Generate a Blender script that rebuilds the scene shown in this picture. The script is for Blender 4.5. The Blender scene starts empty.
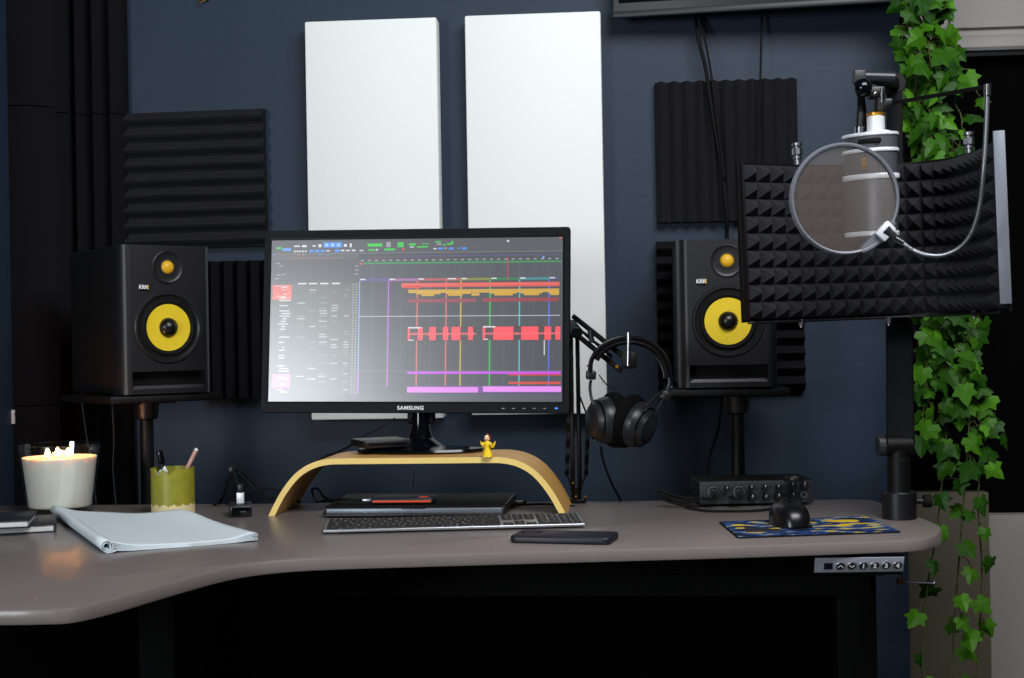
import bpy, bmesh, math, random
from mathutils import Vector, Matrix, Euler
R = math.radians
PI = math.pi
S = bpy.context.scene
C = S.collection

# ---------------------------------------------------------------- camera
F = 1450.0                       # focal length in pixels of the 1024 wide frame
YAW, ROLL, PITCH = R(4.5), R(1.0), 0.0
CAM = Vector((0, 0, 1.05))
fw = Vector((-math.sin(YAW), math.cos(YAW), 0))
rt0 = Vector((math.cos(YAW), math.sin(YAW), 0))
up0 = Vector((0, 0, 1))
rt = rt0 * math.cos(ROLL) - up0 * math.sin(ROLL)
up = up0 * math.cos(ROLL) + rt0 * math.sin(ROLL)
cd = bpy.data.cameras.new('camera'); co = bpy.data.objects.new('camera', cd); C.objects.link(co)
cd.sensor_width = 36; cd.lens = F / 1024 * 36; cd.clip_start = .05; cd.clip_end = 60
co.matrix_world = Matrix(((rt.x, up.x, -fw.x, CAM.x), (rt.y, up.y, -fw.y, CAM.y), (rt.z, up.z, -fw.z, CAM.z), (0, 0, 0, 1)))
S.camera = co

def ray(px, py):
    return fw + rt * ((px - 512) / F) + up * ((339 - py) / F)
def atD(px, py, d): return CAM + ray(px, py) * d
def onY(px, py, y):
    r = ray(px, py); return CAM + r * ((y - CAM.y) / r.y)
def onX(px, py, x):
    r = ray(px, py); return CAM + r * ((x - CAM.x) / r.x)
def onZ(px, py, z=.75):
    r = ray(px, py); return CAM + r * ((z - CAM.z) / r.z)

# ---------------------------------------------------------------- light
S.view_settings.view_transform = 'Standard'; S.view_settings.look = 'None'
S.view_settings.exposure = 0.0; S.view_settings.gamma = 1.0; S.view_settings.use_curve_mapping = False
w = bpy.data.worlds.new('world'); S.world = w; w.use_nodes = True
w.node_tree.nodes['Background'].inputs[0].default_value = (.80, .90, 1.0, 1)
w.node_tree.nodes['Background'].inputs[1].default_value = .02

def area(name, loc, target, sx, sy, power, col):
    l = bpy.data.lights.new(name, 'AREA'); l.shape = 'RECTANGLE'; l.size = sx; l.size_y = sy
    l.energy = power; l.color = col
    o = bpy.data.objects.new(name, l); C.objects.link(o); o.location = loc
    o.rotation_euler = (Vector(target) - Vector(loc)).to_track_quat('-Z', 'Y').to_euler()
    return o
# daylight through the windows of the room behind the camera, and the ceiling it bounces from
area('window_light_left', (-2.0, -1.0, 1.34), (-.4, 2.6, 1.0), .78, .8, 52, (.90, .96, 1.0))
area('ceiling_bounce', (.65, .95, 2.62), (.0, 2.95, 1.45), 1.6, .9, 65, (.98, .98, 1.0))

# ---------------------------------------------------------------- materials
def sl(c):
    c = c / 255.0
    return c / 12.92 if c <= .04045 else ((c + .055) / 1.055) ** 2.4
def rgb(r, g, b): return (sl(r), sl(g), sl(b), 1)

def mat(name, col, rough=.5, metal=0, spec=.5, bump=0, bscale=200, var=0, vscale=6, coat=0, emit=None, estr=0, trans=0, ior=1.45, detail=3):
    m = bpy.data.materials.new(name); m.use_nodes = True
    nt = m.node_tree; b = nt.nodes['Principled BSDF']
    b.inputs['Base Color'].default_value = col
    b.inputs['Roughness'].default_value = rough
    b.inputs['Metallic'].default_value = metal
    b.inputs['Specular IOR Level'].default_value = spec
    b.inputs['Coat Weight'].default_value = coat
    b.inputs['IOR'].default_value = ior
    b.inputs['Transmission Weight'].default_value = trans
    tc = nt.nodes.new('ShaderNodeTexCoord')
    if emit:
        b.inputs['Emission Color'].default_value = emit; b.inputs['Emission Strength'].default_value = estr
    if var:
        n = nt.nodes.new('ShaderNodeTexNoise'); n.inputs['Scale'].default_value = vscale; n.inputs['Detail'].default_value = detail
        nt.links.new(tc.outputs['Object'], n.inputs['Vector'])
        mx = nt.nodes.new('ShaderNodeMix'); mx.data_type = 'RGBA'
        mx.inputs['A'].default_value = tuple(c * (1 - var) for c in col[:3]) + (1,)
        mx.inputs['B'].default_value = tuple(min(1, c * (1 + var)) for c in col[:3]) + (1,)
        nt.links.new(n.outputs['Fac'], mx.inputs['Factor']); nt.links.new(mx.outputs['Result'], b.inputs['Base Color'])
    if bump:
        n = nt.nodes.new('ShaderNodeTexNoise'); n.inputs['Scale'].default_value = bscale; n.inputs['Detail'].default_value = 2
        nt.links.new(tc.outputs['Object'], n.inputs['Vector'])
        bp = nt.nodes.new('ShaderNodeBump'); bp.inputs['Strength'].default_value = bump; bp.inputs['Distance'].default_value = .002
        nt.links.new(n.outputs['Fac'], bp.inputs['Height']); nt.links.new(bp.outputs['Normal'], b.inputs['Normal'])
    return m

M = dict(
    wall=mat('blue_wall_paint', rgb(32, 48, 65), .57, bump=.25, bscale=60, var=.10, vscale=2.2, spec=.36),
    wallgrey=mat('grey_wall_paint', rgb(150, 148, 142), .7, var=.06, vscale=4),
    trimw=mat('white_painted_trim', rgb(150, 147, 144), .5),
    trimb=mat('beige_casing', rgb(96, 89, 74), .6, var=.08),
    floor=mat('dark_floor', rgb(40, 36, 34), .6, var=.2, vscale=5),
    foam=mat('charcoal_foam', rgb(34, 34, 38), .95, bump=.6, bscale=350, spec=.15, var=.15, vscale=40),
    foamd=mat('black_foam', rgb(22, 22, 25), .95, bump=.5, bscale=350, spec=.1),
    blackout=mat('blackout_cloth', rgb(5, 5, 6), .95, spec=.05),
    panel=mat('white_canvas', rgb(236, 241, 240), .85, bump=.25, bscale=500, spec=.2),
    desk=mat('taupe_laminate', rgb(122, 113, 111), .30, bump=.05, bscale=300, var=.04, vscale=90, spec=.5),
    blackm=mat('black_powder_metal', rgb(9, 9, 10), .5, spec=.28, bump=.05, bscale=400),
    blackp=mat('black_plastic', rgb(18, 18, 20), .4),
    blackg=mat('gloss_black_plastic', rgb(5, 7, 12), .12, spec=.4),
    dkgrey=mat('dark_grey_plastic', rgb(38, 40, 45), .45),
    rubber=mat('black_rubber', rgb(10, 10, 11), .75, spec=.25),
    vinyl=mat('speaker_vinyl', rgb(9, 9, 10), .65, spec=.3, bump=.3, bscale=500),
    baffle=mat('speaker_baffle', rgb(21, 21, 24), .40, bump=.06, bscale=400),
    yellow=mat('yellow_aramid', rgb(226, 196, 30), .5, bump=.35, bscale=420, var=.12, vscale=500),
    yellowd=mat('yellow_dome', rgb(220, 170, 30), .4),
    chrome=mat('chrome', rgb(170, 173, 178), .25, 1),
    steel=mat('brushed_steel', rgb(150, 154, 160), .35, 1),
    alu=mat('aluminium', rgb(190, 196, 202), .35, .85),
    whitemetal=mat('satin_white_metal', rgb(215, 220, 226), .35, .2),
    gold=mat('brass', rgb(214, 160, 60), .3, .9),
    white=mat('white_plastic', rgb(225, 228, 230), .45),
    paper=mat('paper', rgb(214, 226, 232), .8, bump=.1, bscale=200),
    pages=mat('page_block', rgb(205, 208, 206), .8, var=.2, vscale=300),
    cover=mat('dark_book_cover', rgb(28, 30, 40), .5),
    wood=mat('bamboo_edge', rgb(235, 205, 120), .45, var=.08, vscale=40),
    woodtop=mat('bamboo_veneer', rgb(196, 150, 82), .45, var=.12, vscale=30),
    wax=mat('cream_wax', rgb(236, 228, 214), .5),
    green=mat('green_glaze', rgb(140, 138, 44), .35, var=.28, vscale=60, detail=6),
    cream=mat('cream_clay', rgb(216, 200, 150), .6, var=.06, vscale=60),
    key=mat('black_key', rgb(22, 22, 24), .55),
    orange=mat('orange_rubber', rgb(226, 74, 28), .5),
    red=mat('red_paint', rgb(150, 40, 22), .5),
    yelp=mat('yellow_dress_paint', rgb(245, 205, 10), .45),
    skinp=mat('pale_painted_face', rgb(245, 225, 180), .5),
    blue=mat('blue_print', rgb(30, 70, 150), .8),
    phone=mat('black_silicone_case', rgb(24, 27, 36), .45),
    micgrey=mat('microphone_grey', rgb(62, 64, 70), .45),
    stem=mat('brown_green_stem', rgb(70, 78, 36), .7),
    leather=mat('black_leatherette', rgb(16, 16, 18), .35, bump=.3, bscale=150),
    velour=mat('black_velour', rgb(12, 12, 13), .95, bump=.6, bscale=600, spec=.1),
    pencil=mat('pencil_print', rgb(196, 150, 140), .45, var=.5, vscale=160),
    legblack=mat('matt_black_leg', rgb(5, 5, 6), .7, spec=.15),
    badge=mat('badge_white', rgb(215, 215, 220), .4),
    indicator=mat('blue_power_light', rgb(30, 90, 220), .4, emit=rgb(60, 130, 255), estr=1.6),
    dispdark=mat('dark_display', rgb(14, 20, 40), .2),
    strip=mat('silver_strip', rgb(170, 176, 188), .4, .3),
)
# grille mesh of the microphone
def grille():
    m = mat('microphone_grille', rgb(125, 128, 132), .4, .6)
    nt = m.node_tree; b = nt.nodes['Principled BSDF']; tc = nt.nodes.new('ShaderNodeTexCoord')
    mp = nt.nodes.new('ShaderNodeMapping'); mp.inputs['Rotation'].default_value = (0, R(45), 0)
    v = nt.nodes.new('ShaderNodeTexWave'); v.inputs['Scale'].default_value = 160; v.bands_direction = 'X'
    v2 = nt.nodes.new('ShaderNodeTexWave'); v2.inputs['Scale'].default_value = 160; v2.bands_direction = 'Z'
    mul = nt.nodes.new('ShaderNodeMath'); mul.operation = 'MULTIPLY'
    nt.links.new(tc.outputs['Object'], mp.inputs[0]); nt.links.new(mp.outputs[0], v.inputs[0]); nt.links.new(mp.outputs[0], v2.inputs[0])
    nt.links.new(v.outputs['Fac'], mul.inputs[0]); nt.links.new(v2.outputs['Fac'], mul.inputs[1])
    mx = nt.nodes.new('ShaderNodeMix'); mx.data_type = 'RGBA'
    mx.inputs['A'].default_value = rgb(50, 52, 56); mx.inputs['B'].default_value = rgb(170, 172, 178)
    nt.links.new(mul.outputs[0], mx.inputs['Factor']); nt.links.new(mx.outputs['Result'], b.inputs['Base Color'])
    return m
M['grille'] = grille()
def glassmat():
    m = bpy.data.materials.new('clear_glass'); m.use_nodes = True; nt = m.node_tree; nt.nodes.clear()
    o = nt.nodes.new('ShaderNodeOutputMaterial'); tr = nt.nodes.new('ShaderNodeBsdfTransparent'); gl = nt.nodes.new('ShaderNodeBsdfGlossy')
    tr.inputs[0].default_value = (.96, .97, .96, 1); gl.inputs['Roughness'].default_value = .03
    lw = nt.nodes.new('ShaderNodeLayerWeight'); lw.inputs[0].default_value = .5
    pw = nt.nodes.new('ShaderNodeMath'); pw.operation = 'POWER'; pw.inputs[1].default_value = 4
    fr = nt.nodes.new('ShaderNodeMath'); fr.operation = 'MULTIPLY_ADD'; fr.inputs[1].default_value = .7; fr.inputs[2].default_value = .07
    nt.links.new(lw.outputs['Facing'], pw.inputs[0]); nt.links.new(pw.outputs[0], fr.inputs[0])
    mx = nt.nodes.new('ShaderNodeMixShader')
    nt.links.new(fr.outputs[0], mx.inputs[0]); nt.links.new(tr.outputs[0], mx.inputs[1]); nt.links.new(gl.outputs[0], mx.inputs[2])
    nt.links.new(mx.outputs[0], o.inputs[0]); return m
M['glass'] = glassmat()
def meshfabric():
    m = bpy.data.materials.new('sheer_nylon_mesh'); m.use_nodes = True; nt = m.node_tree; nt.nodes.clear()
    o = nt.nodes.new('ShaderNodeOutputMaterial'); tr = nt.nodes.new('ShaderNodeBsdfTransparent'); df = nt.nodes.new('ShaderNodeBsdfDiffuse')
    tr.inputs[0].default_value = (.96, .96, .96, 1); df.inputs[0].default_value = rgb(122, 113, 108)
    mx = nt.nodes.new('ShaderNodeMixShader'); mx.inputs[0].default_value = .20
    nt.links.new(tr.outputs[0], mx.inputs[1]); nt.links.new(df.outputs[0], mx.inputs[2])
    nt.links.new(mx.outputs[0], o.inputs[0]); return m
M['nylon'] = meshfabric()
def leafmat():
    m = mat('ivy_leaf', rgb(70, 130, 24), .5, spec=.22)
    nt = m.node_tree; b = nt.nodes['Principled BSDF']
    a = nt.nodes.new('ShaderNodeAttribute'); a.attribute_name = 'tint'
    nt.links.new(a.outputs['Color'], b.inputs['Base Color']); return m
M['leaf'] = leafmat()
def screenmat():
    m = mat('lit_display', (0.01, 0.01, 0.01, 1), .28, spec=1.0, coat=1.0)
    m.node_tree.nodes['Principled BSDF'].inputs['Coat Roughness'].default_value = .31
    nt = m.node_tree; b = nt.nodes['Principled BSDF']
    a = nt.nodes.new('ShaderNodeAttribute'); a.attribute_name = 'tint'
    nt.links.new(a.outputs['Color'], b.inputs['Emission Color']); b.inputs['Emission Strength'].default_value = 1.0
    return m
M['screen'] = screenmat()
M['bezelm'] = mat('dark_bezel_plastic', rgb(5, 7, 14), .5, spec=.18)
M['bevelm'] = mat('clear_acrylic_lip', rgb(10, 12, 18), .22, spec=1.0, coat=1.0)
def padmat():   # blue cloth with plain yellow and pale blotches
    m = mat('patterned_cloth', rgb(30, 60, 120), .85, spec=.2)
    nt = m.node_tree; b = nt.nodes['Principled BSDF']; tc = nt.nodes.new('ShaderNodeTexCoord')
    mp = nt.nodes.new('ShaderNodeMapping'); mp.inputs['Scale'].default_value = (1, 2.2, 1)
    n = nt.nodes.new('ShaderNodeTexNoise'); n.inputs['Scale'].default_value = 26; n.inputs['Detail'].default_value = 2
    nt.links.new(tc.outputs['Object'], mp.inputs[0]); nt.links.new(mp.outputs[0], n.inputs['Vector'])
    cr = nt.nodes.new('ShaderNodeValToRGB'); e = cr.color_ramp; e.interpolation = 'CONSTANT'
    e.elements[0].color = rgb(20, 28, 50); e.elements[1].position = .46; e.elements[1].color = rgb(24, 52, 108)
    for p_, c_ in ((.52, rgb(52, 80, 124)), (.57, rgb(120, 140, 150)), (.605, rgb(190, 160, 20))):
        q = e.elements.new(p_); q.color = c_
    nt.links.new(n.outputs['Fac'], cr.inputs[0]); nt.links.new(cr.outputs[0], b.inputs['Base Color']); return m
M['pad'] = padmat()
M['dustcap'] = mat('black_dust_cap', rgb(14, 14, 16), .32)

# ---------------------------------------------------------------- mesh helpers
class MB:
    def __init__(s): s.v = []; s.f = []; s.M = Matrix.Identity(4)
    def add(s, vs, fs, T=None):
        k = len(s.v); X = s.M @ T if T is not None else s.M
        s.v += [tuple(X @ Vector(p)) for p in vs]; s.f += [tuple(k + i for i in f) for f in fs]
        return s
    def bm(s, bm, T=None):
        bm.verts.index_update()
        s.add([v.co[:] for v in bm.verts], [[v.index for v in f.verts] for f in bm.faces], T); bm.free(); return s
    def box(s, c, size, rot=(0, 0, 0), bev=0, seg=2, T=None):
        b = bmesh.new(); bmesh.ops.create_cube(b, size=1)
        for v in b.verts: v.co = Vector((v.co.x * size[0], v.co.y * size[1], v.co.z * size[2]))
        if bev: bmesh.ops.bevel(b, geom=list(b.edges), offset=bev, segments=seg, profile=.5, affect='EDGES')
        X = Matrix.Translation(c) @ Euler(rot).to_matrix().to_4x4()
        return s.bm(b, (T @ X) if T is not None else X)
    def bar(s, p0, p1, wx, wy, bev=0, roll=0):       # box section between two points
        p0 = Vector(p0); p1 = Vector(p1); d = p1 - p0
        q = d.to_track_quat('Z', 'Y').to_matrix().to_4x4()
        return s.box((0, 0, d.length / 2), (wx, wy, d.length), bev=bev, T=Matrix.Translation(p0) @ q @ Matrix.Rotation(roll, 4, 'Z'))
    def lathe(s, prof, n=32, T=None, sx=1, sy=1):    # profile of (r, z)
        vs = []; fs = []; rings = []
        for r, z in prof:
            if r < 1e-6: rings.append([len(vs)]); vs.append((0, 0, z))
            else:
                rings.append(list(range(len(vs), len(vs) + n)))
                vs += [(r * sx * math.cos(2 * PI * i / n), r * sy * math.sin(2 * PI * i / n), z) for i in range(n)]
        for a, b in zip(rings, rings[1:]):
            if len(a) == 1 and len(b) == 1: continue
            for i in range(n):
                j = (i + 1) % n
                if len(a) == 1: fs.append((a[0], b[j], b[i]))
                elif len(b) == 1: fs.append((a[i], a[j], b[0]))
                else: fs.append((a[i], a[j], b[j], b[i]))
        return s.add(vs, fs, T)
    def cyl(s, p0, p1, r0, r1=None, n=20, ch=None):
        r1 = r0 if r1 is None else r1
        p0 = Vector(p0); p1 = Vector(p1); d = p1 - p0; L = d.length
        if ch is None: ch = min(r0, r1, L / 2) * .12
        T = Matrix.Translation(p0) @ d.to_track_quat('Z', 'Y').to_matrix().to_4x4()
        return s.lathe([(0, 0), (r0 - ch, 0), (r0, ch), (r1, L - ch), (r1 - ch, L), (0, L)], n, T)
    def sphere(s, c, r, n=20, sx=1, sy=1, sz=1, T=None):
        prof = [(r * math.sin(PI * k / 12), -r * sz * math.cos(PI * k / 12)) for k in range(13)]
        X = Matrix.Translation(c)
        return s.lathe(prof, n, X if T is None else T @ X, sx, sy)
    def tube(s, pts, r, n=8, smooth=6, rs=None):
        pts = spline(pts, smooth) if smooth else [Vector(p) for p in pts]
        vs = []; fs = []; m = len(pts)
        t = (pts[1] - pts[0]).normalized(); nrm = t.orthogonal().normalized()
        for i, p in enumerate(pts):
            t = (pts[min(i + 1, m - 1)] - pts[max(i - 1, 0)]).normalized()
            nrm = (nrm - t * nrm.dot(t)).normalized(); bn = t.cross(nrm)
            rr = r if rs is None else rs(i / (m - 1))
            vs += [tuple(p + (nrm * math.cos(2 * PI * k / n) + bn * math.sin(2 * PI * k / n)) * rr) for k in range(n)]
        for i in range(m - 1):
            for k in range(n):
                a = i * n + k; b = i * n + (k + 1) % n
                fs.append((a, b, b + n, a + n))
        fs.append(tuple(reversed(range(n)))); fs.append(tuple(range((m - 1) * n, m * n)))
        return s.add(vs, fs)
    def prism(s, poly, z0, z1, T=None, bev=0):       # outline in xy extruded along z
        b = bmesh.new(); lo = [b.verts.new((x, y, z0)) for x, y in poly]; f = b.faces.new(lo)
        g = bmesh.ops.extrude_face_region(b, geom=[f])
        for e in g['geom']:
            if isinstance(e, bmesh.types.BMVert): e.co.z = z1
        bmesh.ops.recalc_face_normals(b, faces=list(b.faces))
        if bev:
            es = [e for e in b.edges if abs(e.verts[0].co.z - e.verts[1].co.z) < 1e-7]
            bmesh.ops.bevel(b, geom=es, offset=bev, segments=2, profile=.5, affect='EDGES')
        return s.bm(b, T)
    def quad(s, a, b, c, d): return s.add([a, b, c, d], [(0, 1, 2, 3)])
    def build(s, name, m, parent=None, angle=32, label=None, recalc=True):
        me = bpy.data.meshes.new(name); me.from_pydata(s.v, [], s.f); me.update()
        if recalc:
            b = bmesh.new(); b.from_mesh(me); bmesh.ops.recalc_face_normals(b, faces=list(b.faces)); b.to_mesh(me); b.free()
        me.materials.append(M[m] if isinstance(m, str) else m)
        me.polygons.foreach_set('use_smooth', [True] * len(me.polygons))
        if angle < 180: me.set_sharp_from_angle(angle=R(angle))
        o = bpy.data.objects.new(name, me); C.objects.link(o)
        if parent: o.parent = parent
        if label: o['label'] = label
        return o

def spline(pts, k=6, closed=False):
    P = [Vector(p) for p in pts]; n = len(P); out = []
    rng = range(n if closed else n - 1)
    for i in rng:
        if closed: a, b, c, d = P[(i - 1) % n], P[i], P[(i + 1) % n], P[(i + 2) % n]
        else: a, b, c, d = P[max(i - 1, 0)], P[i], P[i + 1], P[min(i + 2, n - 1)]
        for j in range(k):
            t = j / k
            out.append(.5 * ((2 * b) + (c - a) * t + (2 * a - 5 * b + 4 * c - d) * t * t + (3 * b - a - 3 * c + d) * t ** 3))
    if not closed: out.append(P[-1])
    return out

def tag(o, label, cat, group=None):
    o['label'] = label; o['category'] = cat
    if group: o['group'] = group
    return o
def thing(name, label, cat, loc=(0, 0, 0), rz=0, group=None):
    o = bpy.data.objects.new(name, None); C.objects.link(o); o.location = loc; o.rotation_euler = (0, 0, rz)
    o.empty_display_size = .05
    return tag(o, label, cat, group)
def struct(mb, name, m, parent=None, angle=32):
    o = mb.build(name, m, parent, angle); o['kind'] = 'structure'; return o
def text(body, size, m, parent, loc, rot, ext=.0003, name='lettering', bold=0, spacing=1):
    cu = bpy.data.curves.new(name, 'FONT'); cu.body = body; cu.size = size; cu.extrude = ext; cu.offset = bold
    cu.align_x = 'CENTER'; cu.align_y = 'CENTER'; cu.space_character = spacing
    tmp = bpy.data.objects.new('tmp', cu); C.objects.link(tmp)
    dg = bpy.context.evaluated_depsgraph_get(); me = bpy.data.meshes.new_from_object(tmp.evaluated_get(dg))
    bpy.data.objects.remove(tmp)
    me.materials.clear(); me.materials.append(M[m])
    o = bpy.data.objects.new(name, me); C.objects.link(o); o.parent = parent; o.location = loc; o.rotation_euler = rot
    return o
FRONT = (R(90), 0, 0)            # text standing upright, read from -y
def paint(o, cols):              # one colour per face
    a = o.data.color_attributes.new('tint', 'FLOAT_COLOR', 'CORNER'); i = 0
    for p in o.data.polygons:
        for _ in p.loop_indices: a.data[_].color = cols[p.index]

# ---------------------------------------------------------------- the room
WY = 3.15
YC = 2.985
XL = onY(11, 300, YC).x          # left corner, behind the foam
XE = onY(904, 300, WY).x         # where the blue wall ends
YR = 3.55                        # the wall beyond it
struct(MB().box(((XL - .1 + XE) / 2, WY + .06, 1.3), (XE - XL + .2 - .1, .12, 2.6)), 'wall_back', 'wall')
struct(MB().box((XL - .06, 2.86, 1.3), (.12, .80, 2.6)), 'wall_left', 'wall')
struct(MB().box((.3, 1.2, -.03), (4.6, 5.2, .06)), 'floor', 'floor')
# grey wall beyond, with the blacked-out window in it
xw0 = XE - .06; xw1 = 2.5
zt = onY(985, 50, YR - .03).z; zb = onY(1010, 515, YR).z
mb = MB(); mb.box(((xw0 + xw1) / 2, YR + .06, zb / 2), (xw1 - xw0, .12, zb)); mb.box(((xw0 + xw1) / 2, YR + .06, (zt + 2.6) / 2 + .02), (xw1 - xw0, .12, 2.6 - zt - .04))
struct(mb, 'wall_right', 'wallgrey')
wo = MB(); wo.box(((xw0 + xw1) / 2, YR + .07, (zt + zb) / 2), (xw1 - xw0, .05, zt - zb))
struct(wo, 'window_1', 'blackout')
# head casing: flat, bead, hollow, flat
def zc(py): return onY(985, py, YR).z
mb = MB()
prof = [(0, 2.2), (.012, 2.2), (.012, zc(25)), (.006, zc(24.6)), (.006, zc(23.8)), (.022, zc(25.2)), (.022, zc(29)), (.008, zc(30)), (.010, zc(36)), (.030, zc(38)), (.034, zc(42)), (.034, zc(49.5)), (.028, zt), (0, zt)]
vs = [(x, YR - a, z) for x in (xw0 + .0, xw1) for a, z in prof]; n = len(prof)
mb.add(vs, [(i, (i + 1) % n, n + (i + 1) % n, n + i) for i in range(n)] + [tuple(range(n)), tuple(range(2 * n - 1, n - 1, -1))])
struct(mb, 'trim_1', 'trimw')
xb = onY(991, 560, YR - .05).x
zz = onY(950, 492, YR - .03).z
struct(MB().box(((xw0 + xb) / 2, YR - .02, zz / 2), (xb - xw0, .04, zz), bev=.003), 'trim_2', 'trimb')

# ---------------------------------------------------------------- acoustic foam on the walls
def ridge_tile(name, W, H, n, vertical, amp=.022, base=.018, m='foam', mat4=None, label='', group=None, seed=0, rnd=.35):
    """rounded-wedge foam; local x = width, z = height, front = -y, back at y=0"""
    rg = random.Random(seed); k = 8; prof = []
    L = W if vertical else H; A = H if vertical else W
    for i in range(n):
        for j in range(k):
            t = j / k; h = (1 - abs(2 * t - 1)); h = h * (1 - rnd) + rnd * (.5 - .5 * math.cos(2 * PI * t))
            prof.append((L * (i + t) / n, base + amp * h))
    prof.append((L, base))
    vs = []; fs = []; m_ = 10; npf = len(prof)
    for q in range(m_ + 1):
        a = A * q / m_
        for s_, d in prof:
            e = rg.uniform(-.0008, .0008)
            ed = .0015 * math.sin(q * 1.3 + seed)
            vs.append((s_ - L / 2, -d + e, a) if vertical else (a - A / 2, -d + e, s_ + ed * 0))
    for q in range(m_):
        for i in range(npf - 1):
            a = q * npf + i; fs.append((a, a + 1, a + 1 + npf, a + npf))
    mb = MB(); mb.add(vs, fs)
    # backing: sides down to the wall
    k0 = len(mb.v)
    def loop():
        o = [q * npf for q in range(m_ + 1)]                       # s=0 side
        o += [m_ * npf + i for i in range(1, npf)]                 # far a
        o += [q * npf + npf - 1 for q in range(m_ - 1, -1, -1)]    # s=L side
        o += [i for i in range(npf - 2, 0, -1)]
        return o
    lp = loop(); k0 = len(mb.v)
    for i in lp: x, y, z = mb.v[i]; mb.v.append((x, 0, z))
    nl = len(lp)
    for i in range(nl): j = (i + 1) % nl; mb.f.append((lp[i], lp[j], k0 + j, k0 + i))
    mb.f.append(tuple(k0 + i for i in range(nl)))
    o = mb.build(name, m, angle=50)
    o.matrix_world = mat4; tag(o, label, 'acoustic foam', group); return o
def wallT(px0, px1, py1, Y=WY, rz=0, rx=0):
    a = onY(px0, py1, Y - .035); b = onY(px1, py1, Y - .035)
    return Matrix.Translation(((a.x + b.x) / 2, Y - .001, min(a.z, b.z))) @ Matrix.Rotation(rx, 4, 'Y'), b.x - a.x
T_, W_ = wallT(123, 265, 246)
ridge_tile('acoustic_foam_tile', W_, .302, 9, False, rnd=.75, amp=.018, mat4=T_ @ Matrix.Rotation(R(-.4), 4, 'Y'), label='black foam tile with horizontal ridges above the left speaker', seed=1)
T_, W_ = wallT(207, 300, 397)
ridge_tile('acoustic_foam_tile', W_, .300, 7, True, m='foamd', mat4=T_, label='black foam tile with vertical ridges between left speaker and monitor', seed=2)
T_, W_ = wallT(657, 800, 219)
ridge_tile('acoustic_foam_tile', W_, .300, 11, True, mat4=T_, label='black foam tile with vertical ridges below the television, cables crossing it', seed=3)
T_, W_ = wallT(659, 806, 391)
ridge_tile('acoustic_foam_tile', W_, .325, 10, False, m='foamd', mat4=T_, label='black foam tile with horizontal ridges behind the right speaker', seed=4)
# tall corner foam: one column on the left wall, one on the back wall, three high
zj = [onY(90, 405, WY - .05).z, onY(90, 114, WY - .05).z]
xa = onY(126, 200, WY - .03).x
rows = [(zj[0] - .63, zj[0] - .002, 'lowest, behind the candle'), (zj[0], zj[1] - .002, 'middle one of the stack'), (zj[1], zj[1] + .63, 'topmost of the stack')]
yc = YC
for z0, z1, wd in rows:
    ww = xa - XL - .09
    ridge_tile('corner_foam_panel', ww, z1 - z0, 3, True, amp=.035, base=.03, m='foamd', rnd=.15,
               mat4=Matrix.Translation((XL + .09 + ww / 2, WY - .001, z0)), label='tall black corner foam panel on the back wall, ' + wd, seed=7)
    ww = WY - yc - .002
    ridge_tile('corner_foam_panel', ww, z1 - z0, 2, True, amp=.045, base=.042, m='foamd', rnd=.15,
               mat4=Matrix.Translation((XL + .001, yc + ww / 2, z0 + .005)) @ Matrix.Rotation(R(90), 4, 'Z'),
               label='tall black corner foam panel on the left wall, ' + wd, seed=8)
# foam on the end face of the blue wall, teeth pointing right
for k, (pa, pb, wd) in enumerate(((150, -60, 'upper, beside the ivy top'), (292, 152, 'middle, behind the reflection shield'), (436, 294, 'lower, beside the microphone post'))):
    za = onY(905, pa, WY).z; zb_ = onY(905, pb, WY).z
    ridge_tile('edge_foam_tile', .12, zb_ - za - .002, max(3, round((zb_ - za) / .049)), False, amp=.024, base=.006, m='foamd', rnd=0,
               mat4=Matrix.Translation((XE + .001 - .0, WY + .06, za)) @ Matrix.Rotation(R(90), 4, 'Z'), label='black toothed foam strip on the wall end, ' + wd, seed=9 + k)

# ---------------------------------------------------------------- white panels
for (a, b, t, bt, lab) in ((303.5, 436.5, 23.5, 418.5, 'white fabric wall panel, the left of the two above the monitor'),
                           (463.5, 600.5, 17.5, 413.5, 'white fabric wall panel, the right of the two, reaching beside the monitor')):
    Yp = WY - .055
    p0 = onY(a + 1, t, Yp); p1 = onY(b + 4 + (1 if a > 400 else 0), bt, Yp)
    p2 = onY(b, t, Yp)
    W_ = p2.x - p0.x; H_ = p0.z - p1.z + .004
    e = thing('white_wall_panel', lab, 'wall panel', ((p0.x + p2.x) / 2, WY - .002, p1.z), 0, 'white acoustic panels')
    MB().box((0, -.029, H_ / 2), (W_, .05, H_), bev=.004).build('fabric_face', 'panel', e)
    fr = MB()
    for sx in (-1, 1): fr.box((sx * (W_ / 2 - .02), -.002, H_ / 2), (.03, .004, H_ - .02))
    for z in (.02, H_ - .02): fr.box((0, -.002, z), (W_ - .072, .004, .03))
    fr.build('back_frame', 'woodtop', e)

# small objects on the walls
p = onY(205, 1, WY); e = thing('wall_hook', 'small metal clip on the blue wall at the top left', 'hook', (p.x, WY, p.z))
MB().box((0, -.003, .012), (.02, .006, .022), bev=.001).build('hook_plate', 'dkgrey', e)
MB().tube([(-.012, -.006, .006), (-.009, -.014, -.003), (.0, -.016, -.004), (.010, -.013, .003), (.012, -.006, .01)], .0016, 6).build('wire_loop', 'gold', e)
p = onX(12, 417, XL + .0); e = thing('wall_bracket', 'small white plate on the left wall beside the corner foam', 'bracket', (XL, yc - .006, p.z))
MB().box((.003, 0, 0), (.006, .008, .03), bev=.001).build('plate', 'white', e)
MB().cyl((.005, 0, .006), (.007, 0, .006), .002).build('screw', 'steel', e)

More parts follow.
